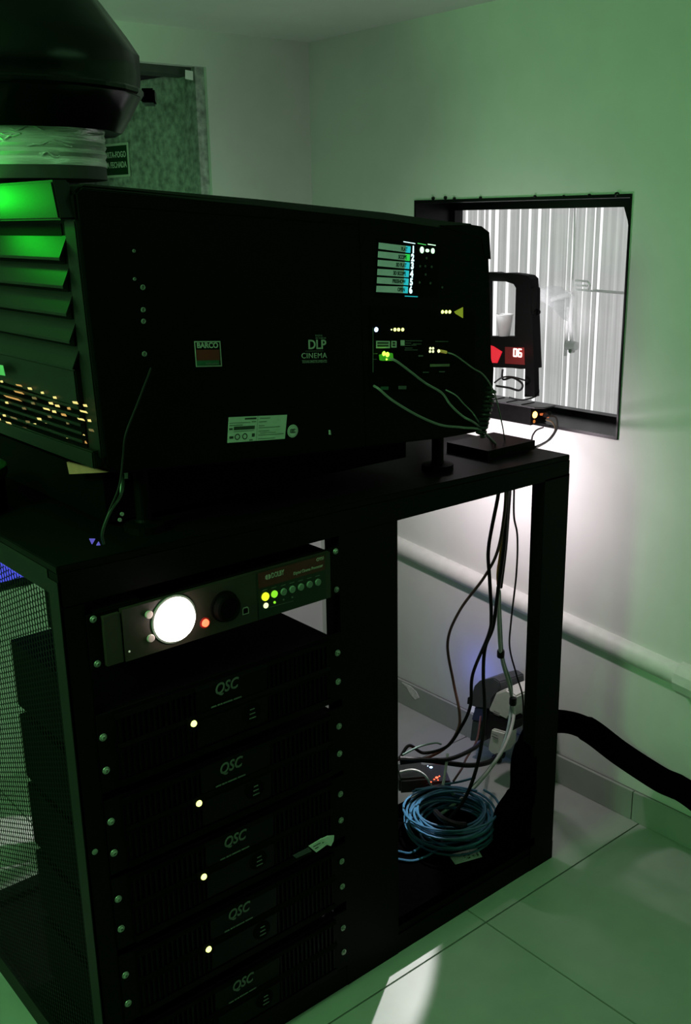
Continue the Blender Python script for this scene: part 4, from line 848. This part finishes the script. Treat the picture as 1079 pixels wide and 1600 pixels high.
poly([(757,1108),(768,1105),(770,1150),(752,1160)],1.915,(.04,0,0),'rear_plug',RUBBER,da,.002)
ind=poly([(734,1103),(739.5,1104.5),(739,1113.5),(733.5,1112)],1.899,(.006,0,0),'indicator',glow('pale_indicator',(.75,.78,1.0),.35),da,.0)
point('adapter_blue_light', tuple(at(722,1058,0,1.925)), (.10,.16,1.0), .13, .008)
wp = thing('white_plug', 'large white power plug hanging below the outlet beside the hose', 'plug', tuple(at(785,1185,0,1.84)))
poly([(774,1083),(790,1077),(806,1088),(803,1105),(792,1125),(762,1111)],1.86,(.10,.0,0),'body',WHITEP,wp,.004)
poly([(764,1114),(797,1128),(793,1146),(762,1135)],1.858,(.06,0,0),'joint',RUBBER,wp,.003)
poly([(767,1139),(789,1145),(787,1168),(779,1180),(768,1179),(761,1172)],1.85,(.05,0,0),'socket',WHITEP,wp,.004)
poly([(768,1180),(779,1181),(777,1190),(766,1188)],1.855,(.03,0,0),'strain_relief',RUBBER,wp,.002)
for q in ((775,1114),(772,1149)):
    bm=bmesh.new()
    for k in range(2): tube([at(q[0]-4,q[1]-3+4*k,0,1.8575 if q[1]<1130 else 1.8475),at(q[0]+5,q[1]+1+4*k,0,1.8575 if q[1]<1130 else 1.8475)],.0012,4,0,bm)
    tobj('moulded_print', bm, GINK, wp)
hk=tobj('wall_hook', tube([at(817,1098,0,XW-.004),at(822,1094,0,XW-.012),at(828,1092,0,XW-.016),at(832,1095,0,XW-.014),at(829,1100,0,XW-.01),at(820,1101,0,XW-.006)],.0022,6,6), mat('grey_hook',(.3,.3,.28),.5), smooth=True); tag(hk,'small bent wire hook on the wall right of the white plug','hook')
# router with LEDs on the shelf
SZ=.088
rt = thing('network_switch', 'small dark network device with red and white lights behind the blue coil', 'router', tuple(at(680,1232,2,SZ)))
c_=at(678,1222,2,SZ); ax=Vector((.55,.84,0)).normalized(); ay=Vector((-ax.y,ax.x,0))
tobj('case', obox((c_.x,c_.y,SZ+.014),ax,ay,Zv,.045,.034,.013), mat('switch_case',(.03,.03,.035),.4), rt, bevel=.003)
c2_=at(642,1216,2,SZ+.02)
tobj('cap', obox((c2_.x,c2_.y,SZ+.022),ax,ay,Zv,.04,.038,.021), mat('grey_lid',(.05,.055,.055),.6), rt, bevel=.006)
zt_=SZ+.0272
for px,py,r_,g_ in ((673,1199,.0042,G_BLUE),(668,1197,.0015,G_BLUE),(682,1215,.004,G_RED),(678,1218,.002,G_RED),(686,1213,.002,G_RED),(673,1222,.002,G_RED),(684,1219,.0018,G_RED)):
    tobj('status_light', lathe(at(px,py,2,zt_),(0,0,1),[(r_,0),(r_*.9,.001),(0,.002)],10), g_, rt)
point('router_red_light', tuple(at(681,1216,2,zt_+.02)), (1,.03,.03), .006, .004)
# blue cable coil
cc_=at(704,1282,2,SZ+.03); coil=thing('blue_cable_coil','coil of blue network cable lying on the stand shelf','cable coil',(cc_.x,cc_.y,SZ))
pts=[]; rc=random.Random(11); turns=17
for k in range(turns*28+1):
    tt=k/28; a_=2*math.pi*tt; lay=tt/turns
    R_=.111-.030*abs(math.sin(lay*9.3))+.006*math.sin(3.1*tt)+.004*math.sin(a_*2+tt)
    ox=.010*math.sin(tt*1.9); oy=.010*math.cos(tt*2.3)
    pts.append((cc_.x+ox+R_*math.cos(a_), cc_.y+oy+R_*math.sin(a_), SZ+.004+.055*lay+.006*(1+math.sin(a_+tt*1.3))))
tobj('loops', tube(pts,.0029,6,0), BLUEC, coil, smooth=True)
e1=[at(*q,2,SZ+.06) for q in ((648,1234),(690,1229),(725,1232),(745,1236))]
tobj('loose_end', tube(e1,.0029,6,6), BLUEC, coil, smooth=True)
tobj('loose_end', tube([at(*q,2,SZ+.055) for q in ((644,1237),(680,1228),(715,1222),(742,1215))],.0029,6,6), BLUEC, coil, smooth=True)
tobj('loose_end', tube([at(*q,2,SZ+.005) for q in ((622,1330),(640,1333),(656,1324),(664,1318))],.0028,6,6), BLUEC, coil, smooth=True)
tobj('loose_end', tube([at(*q,2,SZ+.004) for q in ((618,1342),(645,1345),(670,1336),(684,1326))],.0030,6,6), BLUEC, coil, smooth=True)
tobj('strap', tube([at(*q,2,z_) for q,z_ in (((680,1268),SZ+.07),((692,1280),SZ+.075),((712,1288),SZ+.075),((726,1289),SZ+.06))],.007,8,4), RUBBER, coil, smooth=True)
# shelf label
tobj_ = prism([at(700,1336,2,SZ+.0005),at(745,1325,2,SZ+.0005),at(753,1339,2,SZ+.0005),at(711,1351,2,SZ+.0005)],(0,0,.0006))
sl=tobj('shelf_label', tobj_, mat('silver_label',(.42,.44,.43),.45), None); tag(sl,'silver printed label on the shelf in front of the blue coil','label')
bm=bmesh.new(); rp_=random.Random(5)
for k in range(26):
    u_=rp_.uniform(.45,.92); v_=rp_.uniform(.12,.8)
    q=Vector((700,1336)).lerp(Vector((745,1325)),u_).lerp(Vector((711,1351)).lerp(Vector((753,1339)),u_),v_)
    c_=at(q.x,q.y,2,SZ+.0012); s_=rp_.uniform(.0012,.003); box(c_.x-s_,c_.x+s_,c_.y-s_*.6,c_.y+s_*.6,c_.z,c_.z+.0001,bm)
pt=tobj('label_print', bm, DINK, sl)
# blue lit unit at the back of the rack top, seen through the perforated end
zb_t, zb_b = at(20,872,1,1.84).z, at(20,905,1,1.84).z; xb0, xb1 = .615, at(66,900,1,1.84).x
bu_ = thing('blue_lit_switch','unit with blue light strip inside the top of the rack behind the perforated end','router',(.70,1.90,zb_b-.02))
tobj('case', box(xb0,xb1+.12,1.842,1.96,zb_b-.02,zb_t+.004), mat('switch_case',(.03,.03,.035),.4), bu_, bevel=.003)
tobj('light_strip', box(xb0+.003,xb1,1.838,1.842,zb_b,zb_t), glow('blue_strip',(.10,.12,1.0),.75), bu_)
tobj('mount', box(xb0+.02,xb1+.08,1.90,1.94,zb_t+.004,.957), BLK, bu_)
tr_ = thing('blue_gap_glow','two tiny glowing triangles standing for blue light seen through a gap','indicator',tuple(at(146,853,1,YT-.001)))  # self-lit pieces in place of blue light showing through a gap
tobj('triangle', prism([at(139,841.5,1,YT-.001),at(148,841.5,1,YT-.001),at(143,850,1,YT-.001)],(0,-.002,0)), glow('blue_mark',(.16,.14,.75),.6), tr_)
tobj('triangle', prism([at(150,852,1,YT-.001),at(156,851.5,1,YT-.001),at(153.5,846,1,YT-.001)],(0,-.002,0)), glow('blue_mark',(.16,.14,.75),.6), tr_)
for o in bpy.data.objects:
    if '_o' in o: del o['_o']
